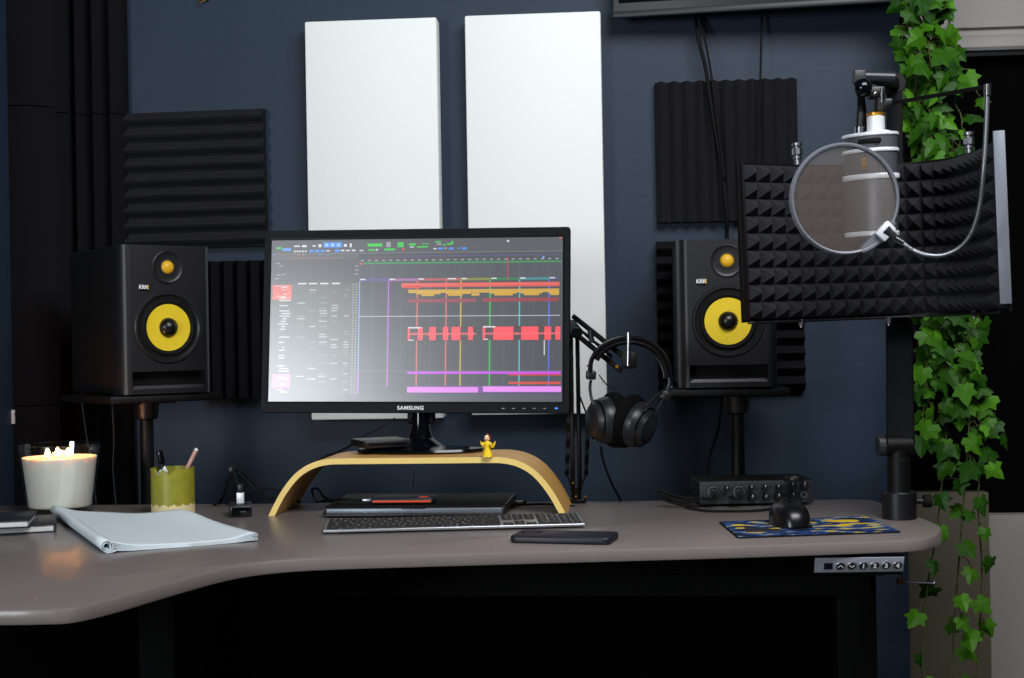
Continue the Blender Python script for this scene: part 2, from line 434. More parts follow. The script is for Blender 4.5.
# ---------------------------------------------------------------- television at the top
def television():
    pl = onY(612, 14, WY - .075); pr = onY(900, -2, WY - .075)
    d = Vector((math.cos(R(-6)), math.sin(R(-6)), 0))
    L = .74
    e = thing('wall_television', 'black flat television at the top of the wall, only its lower edge in view', 'television', (pl.x + d.x * L / 2, pl.y + d.y * L / 2 + .01, pl.z), R(-6))
    MB().box((0, .012, .21), (L, .03, .42), bev=.005).build('housing', 'blackp', e)
    MB().box((0, -.0045, .218), (L - .03, .003, .39)).build('screen', 'blackg', e)
    MB().box((0, -.006, -.002), (L - .004, .014, .014), bev=.004).build('lower_bezel', 'dkgrey', e)
    MB().box((.05, .037, .24), (.2, .02, .2), bev=.004).build('wall_mount', 'blackm', e)
television()

def cable(pts, r, label, cat='cable', m='rubber', name='cable', n=6, group=None):
    return tag(MB().tube(pts, r, n).build(name, m, angle=180), label, cat, group)
yv = WY - .048
cable([onY(694, 8, WY - .02), onY(699, 40, yv), onY(706, 70, yv), onY(712, 110, yv), onY(722, 170, yv), onY(727, 215, yv), onY(727, 242, WY - .02), onY(730, 300, WY - .06)], .0042, 'thick black cable hanging from the television down to the right speaker')
cable([onY(698, 10, WY - .012), onY(705, 40, yv - .006), onY(711, 73, yv - .008), onY(717, 120, yv - .008), onY(725, 180, yv - .008)], .0025, 'thinner black cable beside the thick one below the television')
cable([onY(762, 6, WY - .02), onY(761, 50, yv), onY(760, 90, yv), onY(757.5, 165, yv), onY(757, 235, yv)], .0022, 'thin black cable hanging straight from the television behind the reflection shield')

# ---------------------------------------------------------------- desk
DZ = .75
front = [(-230, 611.5), (-120, 611.2), (-60, 610.6), (0, 610), (40, 609.5), (75, 607.5), (117, 598), (159, 586), (212, 571.5), (248, 564), (290, 559.5), (340, 557), (420, 554.6), (520, 551.8), (640, 548.5), (740, 545.7), (877, 541), (912, 539.6), (931, 537), (940.5, 532), (939, 525.5), (921, 517), (893, 507), (880, 502), (866, 499.6), (850, 499.2)]
pts = [onZ(x, y, DZ) for x, y in front]
pts = spline(pts, 4)
yb = pts[-1].y
outl = [(p.x, p.y) for p in pts if p.x > XL + .012]
p_l = [p for p in pts if p.x > XL + .012][0]
outl = outl + [(XL + .012, onZ(100, 504.5, DZ).y)]
if outl[0][0] > XL + .03: outl.append((XL + .012, outl[0][1]))
print('desk back y', yb, onZ(100, 504.5, DZ).y, onZ(640, 503, DZ).y, 'x', outl[0], XL, XE)
desk = thing('standing_desk', 'wide taupe height-adjustable desk with a curved front edge', 'desk', (0, 2.4, 0))
T = Matrix.Translation((0, -2.4, 0))
mb = MB(); mb.prism(outl, DZ - .0185, DZ, T=T, bev=.0035); mb.build('desktop', 'desk', desk, angle=25)
def L(p): return Vector(p) - Vector((0, 2.4, 0))
pc = atD(851, 600, 2.42); lx = [pc.x, -.80]
for x in lx:
    lg = MB(); lg.box((x, .02, .42), (.064, .05, .60), bev=.004); lg.build('leg_column', 'legblack', desk)
    MB().box((x, .02, .07), (.09, .07, .10), bev=.004).build('leg_sleeve', 'legblack', desk)
    MB().box((x, -.0, .0125), (.08, .58, .024), bev=.006).build('foot', 'blackm', desk)
    MB().box((x, .0, DZ - .031), (.06, .42, .022), bev=.003).build('top_bracket', 'blackm', desk)
for y in (-.06, .10):
    MB().box(((lx[0] + lx[1]) / 2, y, DZ - .058), (lx[0] - lx[1] - .08, .035, .045), bev=.003).build('cross_beam', 'legblack', desk)
tr = MB(); xm = -.05
tr.box((xm, .02, DZ - .115), (.86, .16, .004)); 
for yy in (-.06, .10): tr.box((xm, yy, DZ - .098), (.86, .003, .036))
tr.build('cable_tray', 'legblack', desk)
xr = atD(836, 600, 2.62).x
MB().box(((xr + XL + .05) / 2, .215, .37), (xr - XL - .05, .012, .66), bev=.002).build('added_black_panel', 'blackout', desk)  # black sheet added so the unseen space under the desk stays dark
# height controller under the front edge
pc0 = onZ(814, 553, DZ - .025); pc1 = onZ(903, 551, DZ - .025)
cx = (pc0.x + pc1.x) / 2
yfr = onZ(858, 541.5, DZ).y + .004
ctl = MB(); cw = .131; ang = R(-3)
# body: wedge profile in yz
def ctlbody():
    e = MB(); prof = [(0, 0), (.0, -.005), (.010, -.030), (.016, -.034), (.075, -.034), (.075, 0)]
    vs = [(x, a, z) for x in (-cw / 2, cw / 2) for a, z in prof]; n = len(prof)
    b = bmesh.new(); V = [b.verts.new(v) for v in vs]
    for i in range(n): b.faces.new((V[i], V[(i + 1) % n], V[n + (i + 1) % n], V[n + i]))
    b.faces.new(V[:n]); b.faces.new(V[n:][::-1]); bmesh.ops.recalc_face_normals(b, faces=list(b.faces))
    bmesh.ops.bevel(b, geom=list(b.edges), offset=.0018, segments=2, profile=.5, affect='EDGES')
    e.bm(b); return e
CT = Matrix.Translation((cx - .0085, yfr - 2.4, DZ - .0187)) @ Matrix.Rotation(YAW + R(-1.5), 4, 'Z')
o = ctlbody().build('height_controller', 'blackg', desk); o.matrix_local = CT
FA = math.atan2(.010, .025)
def onface(x, s, off=0):      # s = distance down the sloping face from z=-.005
    nrm = Vector((0, -math.cos(FA), -math.sin(FA))) 
    return Vector((x, .010 * s / .027, -.005 - .025 * s / .027)) + nrm * off
FR = Matrix.Rotation(-FA, 4, 'X')
pl = MB(); pl.box((0, 0, 0), (cw - .003, .0016, .0240), bev=.0006, T=Matrix.Translation(onface(0, .0115, .0006)) @ Matrix.Rotation(FA, 4, 'X'))
pl.build('control_plate', 'strip', o)
MB().box((0, 0, 0), (.0125, .0014, .0105), bev=.0005, T=Matrix.Translation(onface(-.0445, .0125, .0022)) @ Matrix.Rotation(FA, 4, 'X')).build('display', 'dispdark', o)
for i in range(6):
    x = -.0270 + i * .0164
    c0 = onface(x, .0125, .001); c1 = onface(x, .0125, .0034)
    MB().cyl(c0, c1, .0063, n=28, ch=.0006).build('button', 'dkgrey', o)
    rg_ = MB(); 
    rg_.tube([c1 + Matrix.Rotation(FA, 3, 'X') @ Vector((.0066 * math.cos(a), 0, .0066 * math.sin(a))) for a in [2 * PI * q / 28 for q in range(29)]], .0005, 5, smooth=0).build('button_ring', 'alu', o)
    cc = onface(x, .0125, .0036)
    if i < 2:
        s_ = 1 if i == 0 else -1; g = MB(); Q = Matrix.Rotation(FA, 3, 'X')
        a_, b_, c_ = [cc + Q @ Vector(v) for v in ((-.0035, 0, -.0016 * s_), (0, 0, .0018 * s_), (.0035, 0, -.0016 * s_))]
        g.bar(a_, b_, .0013, .0006); g.bar(b_, c_, .0013, .0006); g.build('chevron_mark', 'white', o)
    else:
        text('1234'[i - 2], .0095, 'white', o, cc, (R(90) + FA, 0, 0), name='number', bold=.0004)
text('FLEXISPOT', .0042, 'steel', o, onface(.046, .030, .0032) + Vector((0, -.0006, .0010)), (R(90) + .3, 0, 0), name='lettering')

# ---------------------------------------------------------------- speakers and their stands
def speaker(A, rz, label):
    e = thing('studio_monitor_speaker', label, 'speaker', (0, 0, 0), rz, 'studio speakers')
    c = A + Matrix.Rotation(rz, 3, 'Z') @ Vector((.095, .131, 0)); e.location = c
    W, D, H = .190, .262, .285
    # cabinet
    MB().box((0, .012, H / 2), (W - .004, D - .026, H - .002), bev=.006).build('cabinet', 'vinyl', e)
    # baffle with curved edges: rounded slab with holes hinted by the drivers
    b = bmesh.new(); n = 10; pr = []
    yF = -D / 2
    pr = [(-W / 2, yF + .045)]
    for k in range(n + 1):
        a = PI / 2 * k / n; pr.append((-W / 2 + .020 * (1 - math.cos(a)), yF + .028 - .028 * math.sin(a)))
    pr += [(-x, y) for x, y in reversed(pr)]
    # port opening cut in the slab: build in three bands
    zp0, zp1 = .010, .043
    def band(z0, z1, prof):
        vs = [(x, y, z) for z in (z0, z1) for x, y in prof]; m_ = len(prof)
        V = [b.verts.new(v) for v in vs]
        for i in range(m_): j = (i + 1) % m_; b.faces.new((V[i], V[j], V[m_ + j], V[m_ + i]))
        b.faces.new(V[:m_][::-1]); b.faces.new(V[m_:])
    band(zp1, H, pr); band(0, zp0, pr)
    bmesh.ops.recalc_face_normals(b, faces=list(b.faces))
    q = MB(); q.bm(b)
    for s_ in (-1, 1):                       # cheeks beside the port
        pp = [(x, y) for x, y in pr if x * s_ > 0]
        pp = [(p[0], p[1]) for p in pp]
        xin = s_ * (W / 2 - .020)
        if s_ < 0: poly = pp + [(xin, yF + .045)]
        else: poly = [(xin, yF + .045)] + pp
        q.prism(poly, zp0, zp1)
    q.build('baffle', 'baffle', e, angle=40)
    # port slot: recessed box, with sloping lower lip and rounded ends
    s = MB()
    s.box((0, yF + .040, (zp0 + zp1) / 2), (W - .045, .004, zp1 - zp0)); s.build('port_back', 'blackout', e)
    s = MB(); zc_ = .030
    vs = []; pf = [(.000, zp0), (.002, zp0 + .006), (.02, zp0 + .010), (.038, zp0 + .012), (.038, zp0)]
    m_ = len(pf); vs = [(x, yF + a, z) for x in (-W / 2 + .021, W / 2 - .021) for a, z in pf]
    s.add(vs, [(i, (i + 1) % m_, m_ + (i + 1) % m_, m_ + i) for i in range(m_)] + [tuple(range(m_)), tuple(range(2 * m_ - 1, m_ - 1, -1))]); s.build('port_lip', 'baffle', e)
    s = MB(); xx = Matrix.Translation((0, yF + .013, 0)) @ Matrix.Rotation(R(90), 4, 'X')
    s.prism([(-W / 2 + .021, zp1 - .002), (-W / 2 + .021, zp0 + .008), (-W / 2 + .026, zp0 + .004), (-W / 2 + .034, zp0 + .001), (-W / 2 + .0205, zp0 + .0005)], -.001, .012, T=xx).build('port_corner', 'baffle', e); s = MB()
    s.prism([(W / 2 - .021, zp1 - .002), (W / 2 - .021, zp0 + .008), (W / 2 - .026, zp0 + .004), (W / 2 - .034, zp0 + .001), (W / 2 - .0205, zp0 + .0005)], -.001, .012, T=Matrix.Translation((0, yF + .013, 0)) @ Matrix.Rotation(R(90), 4, 'X'))
    s.build('port_corner', 'baffle', e)
    SC = .94
    X = lambda z: Matrix.Translation((0, yF, z)) @ Matrix.Rotation(R(90), 4, 'X') @ Matrix.Diagonal((SC, SC, 1, 1))     # lathe axis out of the front
    # woofer
    wz = .127
    wf = MB().lathe([(.074, -.002), (.074, .002), (.072, .0035), (.068, .0035), (.066, .002), (.0645, .0008)], 56, X(wz)).build('woofer', 'blackp', e)
    MB().lathe([(.0650, .0008), (.0632, .0002), (.060, .0002), (.0575, .0032), (.0545, .0048), (.0515, .0042), (.0485, .0012), (.0478, .0006)], 56, X(wz)).build('surround', 'rubber', wf)
    MB().lathe([(.0480, .0008), (.040, .0004), (.030, .0003), (.018, .00025)], 56, X(wz)).build('cone', 'yellow', wf)
    MB().lathe([(.0200, .0004), (.0195, .003), (.017, .008), (.012, .0125), (.006, .0150), (0, .0158)], 40, X(wz)).build('dust_cap', 'dustcap', wf)
    # tweeter
    tz = .243
    tw = MB().lathe([(.034, -.001), (.034, .0016), (.032, .0026), (.030, .0016), (.026, .0012), (.020, .0010), (.0155, .0010)], 48, X(tz)).build('tweeter', 'blackp', e)
    MB().lathe([(.0165, .0008), (.0160, .0028), (.0145, .0030), (.0138, .0016)], 40, X(tz)).build('dome_ring', 'dkgrey', tw)
    MB().lathe([(.0138, .0012), (.012, .0042), (.008, .0068), (.004, .0078), (0, .0081)], 32, X(tz)).build('dome', 'yellowd', tw)
    # badge
    bd = MB(); bd.box((-.049, yF - .0012, .204), (.019, .0024, .0125), bev=.0006); bd = bd.build('badge', 'blackp', e)
    text('KRK', .0098, 'badge', bd, (-.0505, yF - .0026, .204), FRONT, name='lettering', bold=.0004)
    MB().box((-.0412, yF - .0026, .204), (.0022, .0006, .0085)).build('badge_stripe', 'yellowd', bd)
    # feet
    for sx in (-1, 1):
        for sy in (-1, 1): MB().box((sx * .075, sy * .09 + .01, -.0015), (.022, .022, .003), bev=.0008).build('foot', 'rubber', e)
    return e
AL = atD(122.5, 395.2, 2.735); AR = atD(679.5, 388.0, 2.79)
rl, rr = YAW + R(38), YAW + R(-3.5)
SP1 = speaker(AL, rl, 'black studio speaker with yellow cone on the left stand, turned to the right')
SP2 = speaker(AR, rr, 'black studio speaker with yellow cone on the right stand, facing forward')
def stand(sp, label, poff, w=.232, dep=.25, tilt=0):
    b = sp.location; rz = sp.rotation_euler.z
    zt_ = b.z - .003
    e = thing('speaker_stand', label, 'speaker stand', (b.x, b.y, 0), rz, 'speaker stands')
    MB().box((0, 0, zt_ - .007), (w, dep, .014), bev=.002).build('top_plate', 'blackm', e)
    MB().box((0, 0, zt_ - .0165), (.10, .10, .005)).build('mounting_plate', 'blackm', e)
    q = Matrix.Rotation(-rz, 3, 'Z') @ Vector((poff[0], poff[1], 0))
    MB().cyl((q.x, q.y, .018), (q.x, q.y, zt_ - .014), .0135, n=28).build('pole', 'blackm', e)
    MB().cyl((q.x, q.y, zt_ - .05), (q.x, q.y, zt_ - .014), .022, .026, n=28).build('pole_collar', 'blackp', e)
    MB().lathe([(0, 0), (.15, 0), (.15, .012), (.145, .018), (0, .022)], 40, Matrix.Translation((0, 0, 0))).build('base_plate', 'blackm', e)
pL = atD(147, 450, 2.87); pR = atD(737.5, 440, 2.83)
stand(SP1, 'black steel stand under the left speaker behind the pen cup', (pL.x - SP1.location.x, pL.y - SP1.location.y))
stand(SP2, 'black steel stand under the right speaker behind the audio interface', (pR.x - SP2.location.x, pR.y - SP2.location.y))
cable([atD(82, 402, 3.02), atD(85, 425, 3.02), atD(89, 450, 3.02), atD(94, 480, 3.02), atD(97, 512, 3.02)], .0016, 'thin grey cable hanging below the left speaker behind the candle', m='dkgrey')
cable([atD(112, 404, 3.02), atD(114, 440, 3.02), atD(113, 470, 3.02), atD(117, 512, 3.02)], .0016, 'thin dark cable hanging below the left speaker beside its pole', m='dkgrey')
cable([atD(722, 396, 2.98), atD(718, 430, 2.98), atD(709, 460, 2.96), atD(703, 515, 2.95)], .0028, 'black cable dropping behind the right speaker stand pole')

# ---------------------------------------------------------------- riser
def riser():
    a = onZ(268.3, 515.8, DZ); b = onZ(566, 514.3, DZ)
    d = (b - a); Lw = Vector((d.x, d.y, 0)).length; rz = math.atan2(d.y, d.x); mid = (a + b) / 2
    e = thing('monitor_riser', 'bent bamboo riser shelf carrying the monitor', 'monitor riser', (mid.x, mid.y, DZ), rz)
    H = .0985; pts2 = [(-Lw / 2, 0), (-Lw / 2 + .022, .040), (-Lw / 2 + .048, .072), (-Lw / 2 + .076, .090), (-Lw / 2 + .106, H - .001), (-Lw / 2 + .14, H), (-.05, H), (.05, H), (Lw / 2 - .14, H), (Lw / 2 - .106, H - .001), (Lw / 2 - .076, .090), (Lw / 2 - .048, .072), (Lw / 2 - .022, .040), (Lw / 2, 0)]
    P = [Vector((x, 0, z)) for x, z in pts2]; P = spline(P, 6); th = .0100; dep = .172
    outer = P; inner = []
    for i, p in enumerate(P):
        t = (P[min(i + 1, len(P) - 1)] - P[max(i - 1, 0)]).normalized(); nn = Vector((t.z, 0, -t.x)); inner.append(p + nn * th)
    for q in inner: q.z = max(q.z, 0)
    inner[0] = Vector((P[0].x + .0125, 0, 0)); inner[-1] = Vector((P[-1].x - .0125, 0, 0))
    n = len(P)
    def shell(y0, y1, o0, o1):
        mb = MB(); vs = []
        for y in (y0, y1):
            for p, q in zip(outer, inner): a_ = p.lerp(q, o0); b_ = p.lerp(q, o1); vs += [(a_.x, y, a_.z), (b_.x, y, b_.z)]
        fs = []; k = 2 * n
        for i in range(n - 1):
            fs += [(2 * i, 2 * i + 2, k + 2 * i + 2, k + 2 * i), (2 * i + 1, k + 2 * i + 1, k + 2 * i + 3, 2 * i + 3), (2 * i, 2 * i + 1, 2 * i + 3, 2 * i + 2), (k + 2 * i, k + 2 * i + 2, k + 2 * i + 3, k + 2 * i + 1)]
        fs += [(0, k, k + 1, 1), (2 * n - 2, 2 * n - 1, k + 2 * n - 1, k + 2 * n - 2)]
        mb.add(vs, fs); return mb
    shell(.004, dep, 0, 1).build('bent_shelf', 'woodtop', e, angle=40)
    shell(0, .0039, 0, 1).build('edge_band', 'wood', e, angle=40, label='pale laminated front edge')
    return e, rz, H
RS, rsz, RH = riser()
ZR = DZ + RH

# ---------------------------------------------------------------- computer monitor
def quadpaint(): pass
def monitor():
    D0 = 2.60; cx_, cy_ = 412.9, 413.0
    c = atD(cx_, cy_, D0); rz = YAW - R(7.0); tilt = R(-5.5)
    foot = atD(421, 450, 2.62)
    e = thing('computer_monitor', 'wide black monitor showing a music editing timeline, standing on the bamboo riser', 'monitor', (foot.x, foot.y, ZR), rz)
    inv = Matrix.Rotation(-rz, 3, 'Z')
    lc = inv @ (c - Vector(e.location))
    PM = Matrix.Translation(lc) @ Matrix.Rotation(R(.75), 4, 'Y') @ Matrix.Rotation(tilt, 4, 'X')     # panel frame: origin bottom centre of the front
    W, H = .5635, .3345
    def PB(*a, **k): mb = MB(); mb.M = PM; return mb
    # panel body with hollow front: four bezel bars and back
    PB().box((0, .020, H / 2), (W - .006, .030, H - .006), bev=.008).build('back_housing', 'blackg', e)
    bz = MB(); bz.M = PM
    bl, bt, bb = .0135, .0180, .0205
    out = [(-W / 2, 0), (W / 2, 0), (W / 2, H), (-W / 2, H)]
    def rrect(x0, z0, x1, z1, r, k=5):
        o_ = []
        for (cx2, cz2, a0) in ((x1 - r, z0 + r, -90), (x1 - r, z1 - r, 0), (x0 + r, z1 - r, 90), (x0 + r, z0 + r, 180)):
            for q in range(k + 1): a = R(a0 + 90 * q / k); o_.append((cx2 + r * math.cos(a), cz2 + r * math.sin(a)))
        return o_
    O = rrect(-W / 2, 0, W / 2, H, .006); I = rrect(-W / 2 + bl, bb, W / 2 - bl, H - bt, .0008)
    nO = len(O); fs = []; vs = []
    rings = [(O, .012, 0), (O, .003, 0), ([(x * .996, z * .994 + .001) for x, z in O], .0, 0), ([(x * 1.006, (z - H / 2) * 1.010 + H / 2) for x, z in I], .0005, 0), (I, .0028, 0), (I, .006, 0)]
    for rg2, y, _ in rings: vs += [(x, y, z) for x, z in rg2]
    for r_ in range(len(rings) - 1):
        for i in range(nO):
            j = (i + 1) % nO; fs.append((r_ * nO + i, r_ * nO + j, (r_ + 1) * nO + j, (r_ + 1) * nO + i))
    bz.add(vs, fs); bzo = bz.build('bezel', 'bezelm', e, angle=30)
    ib = MB(); ib.M = PM
    ip = [(x * .9885, (z - H / 2) * .9800 + H / 2) for x, z in [(x * 1.006, (z - H / 2) * 1.010 + H / 2) for x, z in I]]
    J = [(x * 1.013, (z - H / 2) * 1.020 + H / 2) for x, z in I]; I2 = [(x * 1.002, (z - H / 2) * 1.003 + H / 2) for x, z in I]; vs = []; fs = []
    for rg2, y in ((J, .0012), (J, -.0002), (I2, .0012), (I2, .0030)): vs += [(x, y, z) for x, z in rg2]
    for r_ in range(3):
        for i in range(nO): j = (i + 1) % nO; fs.append((r_ * nO + i, r_ * nO + j, (r_ + 1) * nO + j, (r_ + 1) * nO + i))
    ib.add(vs, fs); ib.build('inner_bevel', 'bevelm', e, angle=30)
    # the silver lower lip strips
    # screen content, laid out on a 293 x 165 grid measured from the photo
    x0s, x1s, z0s, z1s = -W / 2 + bl, W / 2 - bl, bb, H - bt
    quads = []; cols = []
    def Q(a, b, c_, d, col, lv=1):
        """rectangle in photo coordinates a..b across and c_..d down"""
        def mp(x, y): return (x0s + (x - 268) / 293 * (x1s - x0s), z1s - (y - 238) / 165.5 * (z1s - z0s))
        (xa_, za_), (xb_, zb2) = mp(max(a, 268), max(c_, 238)), mp(min(b, 561), min(d, 403.5))
        yq = .0030 - .00004 * lv
        quads.append([(xa_, yq, zb2), (xb_, yq, zb2), (xb_, yq, za_), (xa_, yq, za_)]); cols.append(rgb(*col))
    rg3 = random.Random(5)
    Q(268, 561, 238, 403.5, (62, 66, 72), 0)
    Q(268, 561, 238, 252, (74, 75, 82), 1); Q(268, 561, 252, 252.6, (120, 122, 128), 2)
    Q(268, 357.5, 253, 403.5, (84, 86, 88), 1); Q(268, 357.5, 258, 283, (70, 72, 78), 2)
    Q(358, 561, 264, 278, (66, 70, 80), 1)
    Q(268, 561, 396, 403.5, (72, 74, 84), 3)
    for k in range(28):                                    # time grid
        x = 364 + k * 12.2 * .6; Q(x, x + .35, 264, 395, (92, 96, 104) if k % 2 else (50, 54, 60), 2)
    G = (30, 200, 60); B = (60, 140, 235); Wt = (215, 218, 222)
    for a, b, c_, d, col in [(273, 278, 245, 247, G), (279, 288, 246.3, 249, (90, 160, 240)), (291, 297, 243.6, 245, Wt), (299, 304, 243.2, 245.3, Wt), (310, 313, 243.4, 245, Wt), (316, 319, 242.5, 245.6, Wt),
        (321, 340, 240.5, 246, B), (323, 326, 242, 245, (190, 215, 250)), (329, 332, 242, 245, (190, 215, 250)), (335, 338, 242, 245, (190, 215, 250)), (342, 345, 242.6, 245.4, Wt), (348, 350, 242, 246, Wt),
        (307, 311, 248.2, 250.8, B), (312.5, 317, 248.2, 250.8, B), (318.5, 322.5, 248.2, 250.8, B), (324, 327.5, 248.8, 250, Wt), (333, 338, 248, 250.8, B), (339, 342.5, 248.5, 250, Wt), (344, 348, 248.7, 250, Wt), (350, 354, 248.5, 250, Wt), (358, 362, 248.9, 250, Wt),
        (366, 381, 242.4, 245.6, G), (367, 374, 248.2, 249.8, G), (375, 376.5, 248, 250, Wt), (383, 394, 247.8, 249.8, G), (385, 389.5, 241, 246.5, (150, 152, 158)), (396.5, 402.5, 241.5, 246.5, G), (401, 403.2, 247.6, 249.8, (220, 70, 50)),
        (408, 415, 242.8, 245, G), (409, 413, 246, 247, Wt), (416, 427, 245.8, 247.2, G), (421, 428, 243, 243.8, G), (434, 440, 240.8, 242, G), (436, 440.5, 243, 244.6, (150, 152, 158)), (442, 444.5, 244, 245.4, G), (446, 452, 243, 244.6, G), (450.5, 452.3, 240.8, 243, G),
        (432.5, 436, 248, 249, Wt), (437.5, 442, 247.4, 249.6, B), (443.5, 446, 247.4, 249, (150, 152, 158)), (448, 452.6, 247.4, 249.6, B), (457, 459, 247.8, 249, B), (461, 466, 247.4, 249.6, B), (506, 508, 240.6, 242.6, Wt), (557.6, 559.4, 237.9, 239.4, (225, 100, 60))]:
        Q(a, b, c_, d, col, 4)
    for k in range(5): Q(291 + 2.8 * k, 292.8 + 2.8 * k, 248.8, 250.4, Wt, 4)
    # overview strips
    for k in range(40):
        x = 286 + k * 1.4; Q(x, x + .7, 255.4 + rg3.random() * 1.6, 257.4, rg3.choice([(150, 90, 90), (140, 110, 60), (120, 80, 150), (170, 70, 130)]), 4)
    Q(400, 558, 255.2, 256.4, (84, 72, 120), 4); Q(366, 400, 256, 256.8, (100, 80, 90), 4)
    for x, cc in ((270, (60, 100, 220)), (278.5, (200, 70, 130)), (295, (210, 90, 70)), (300, (210, 150, 50)), (317, (60, 180, 220)), (325, (60, 130, 220))): Q(x, x + 1.4, 252.8, 253.8, cc, 4)
    for k in range(28): Q(359.5 + 7.2 * k, 362.5 + 7.2 * k, 259.4, 260.4, (165, 168, 172), 4)
    Q(362, 560, 261.8, 263.6, (46, 132, 74), 4)
    for k in range(49): Q(363 + 4 * k, 364.2 + 4 * k, 262.3, 263.3, (60, 170, 90), 5)
    Q(358, 361, 262.4, 264, (220, 90, 60), 5); Q(541, 543, 257.2, 259.4, (90, 160, 230), 5)
    Q(506.2, 507.2, 258, 281.5, (190, 50, 60), 6)
    # marker ruler
    for a, b, col in ((358, 388, (84, 70, 140)), (388, 417, (160, 96, 160)), (417, 446, (170, 80, 76)), (446, 460, (170, 90, 76)), (460, 489.5, (128, 126, 40)), (489.5, 518.5, (30, 116, 60)), (518.5, 547.5, (50, 130, 140)), (547.5, 557.5, (60, 70, 120))): Q(a, b, 278.6, 281.2, col, 4)
    for x in (359, 389, 418, 447, 461, 490.5, 519, 548): Q(x, x + 5.5 + (3 if x == 447 else 0), 278.7, 279.9, Wt, 5)
    for x, col in ((358.6, (120, 160, 220)), (388, (190, 90, 220)), (417, (220, 105, 95)), (446, (220, 105, 95)), (460.6, (215, 175, 20)), (489.6, (20, 195, 60)), (518.7, (30, 195, 210)), (547.6, (85, 105, 240))):
        Q(x - .55, x + .55, 280, 388, col, 3)
    Q(358.1, 359.2, 372, 396, (190, 110, 220), 4)
    # clips
    Q(401, 558, 283.4, 287.8, (222, 80, 72), 5); Q(401, 558, 284.8, 285.3, (235, 120, 100), 6); Q(403, 420, 286.5, 288.6, (222, 80, 72), 5)
    Q(408, 557.6, 290.2, 293.6, (212, 166, 46), 5); Q(408, 557.6, 291.4, 291.9, (170, 130, 40), 6)
    for a, b in ((421, 434), (448, 462), (471, 479), (494, 512), (523, 538), (549, 557.5)): Q(a, b, 294, 296.8, (205, 160, 46), 5)
    for a, b in ((416, 440), (446, 470), (490, 516), (520, 541), (547, 557.5)): Q(a, b, 293.6, 295, (205, 160, 46), 5)
    Q(408, 476, 299.6, 303.4, (136, 52, 62), 5); Q(482, 557.4, 299.2, 302.9, (150, 44, 56), 5)
    for k in range(34): Q(409 + 2 * k, 409.7 + 2 * k, 300.6, 302.2, (170, 70, 110), 6)
    Q(358, 558.5, 316.8, 317.5, (190, 194, 198), 5)
    Q(408, 476.3, 328, 342, (66, 58, 62), 5); Q(482.4, 559, 327.4, 341.6, (66, 52, 58), 5)
    for a, b in ((408, 410), (418, 423), (429.5, 436), (443, 448.4), (451.5, 460.5), (468, 473), (482.5, 485), (493, 513), (520.5, 537.5), (543.4, 550), (554, 559)): Q(a, b, 328.2, 341.6, (250, 72, 84), 6)
    for a, b in ((408, 476), (482.5, 559)): Q(a, b, 334.7, 335.7, (235, 110, 110), 7)
    for k in range(60):
        x = 408 + k * 2.5
        if 476 < x < 482: continue
        h = rg3.uniform(.6, 2.0); Q(x, x + .9, 335.2 - h, 335.2 + h, (240, 90, 96), 7)
    Q(408.5, 421, 328.2, 329.6, Wt, 8); Q(409, 414, 341, 342, Wt, 8); Q(483, 495, 327.6, 329, Wt, 8); Q(484, 488, 340.4, 341.4, Wt, 8)
    Q(542.8, 543.8, 342, 357, (210, 212, 216), 6)
    Q(358, 560, 372.4, 372.9, (110, 112, 118), 4)
    Q(408, 559.5, 373.3, 375.6, (200, 60, 232), 6); Q(508.5, 559.5, 375.6, 377.2, (210, 44, 60), 6); Q(508.5, 559.5, 383.6, 385.9, (214, 60, 48), 6)
    Q(408, 560, 387.6, 394.6, (110, 60, 150), 5); Q(408, 478.6, 388.8, 394.3, (222, 130, 232), 6); Q(483.4, 560, 388.2, 393.6, (232, 140, 240), 6)
    # track list
    Q(270, 289.5, 284.4, 299.4, (226, 84, 74), 3); Q(271.5, 290, 375.4, 391, (196, 110, 206), 3)
    for k in range(26): Q(271 + rg3.random() * 14, 274 + rg3.random() * 15, 285 + .55 * k, 285.5 + .55 * k, rg3.choice([(240, 190, 180), (180, 60, 56)]), 4)
    for yy in (299.8, 317, 333, 349, 374, 390): Q(268, 357.5, yy, yy + .5, (66, 68, 72), 3)
    for k in range(42):
        y = 283.6 + k * 2.68
        if rg3.random() < .5: Q(276 + rg3.random() * 5, 283 + rg3.random() * 6, y, y + 1.1, (196, 200, 204), 5)
        for a, b, pr_ in ((295, 304, .22), (307, 316, .16), (318, 327, .40), (330, 338, .32), (343, 349, .5)):
            if rg3.random() < pr_: Q(a + rg3.random(), b - rg3.random() * 2, y, y + 1.2, (118, 121, 124) if rg3.random() < .5 else (165, 168, 172), 5)
        for x in (351.5, 354.6): Q(x, x + 1.6, y, y + 1.1, (150, 152, 154), 5)
    for a in (296, 307, 318.5, 330.5): Q(a, a + 8.5, 282.3, 283.6, Wt, 5)
    for x, y in ((273, 261.4), (276, 264), (274, 273.4), (272, 277), (279, 273), (353.5, 265), (353.5, 269), (353.5, 273)): Q(x, x + 4, y, y + 1, (150, 152, 156), 5)
    scn = MB(); scn.M = PM
    for q in quads: scn.add(q, [(0, 1, 2, 3)])
    so = scn.build('screen', 'screen', e, angle=180, recalc=False)
    paint(so, cols)
    # bezel details
    lt = text('SAMSUNG', .0096, 'white', bzo, (0, 0, 0), (0, 0, 0), name='lettering', bold=.00025, spacing=1.15)
    lt.matrix_local = PM @ Matrix.Translation((-.0045, -.0004, .0088)) @ Matrix.Rotation(R(90), 4, 'X')
    for k in range(5):
        g = MB(); g.M = PM; g.box((W / 2 - .1185 + k * .0185, -.0002, .0085), (.0050, .0008, .0012)); g.build('button_mark', 'steel', bzo)
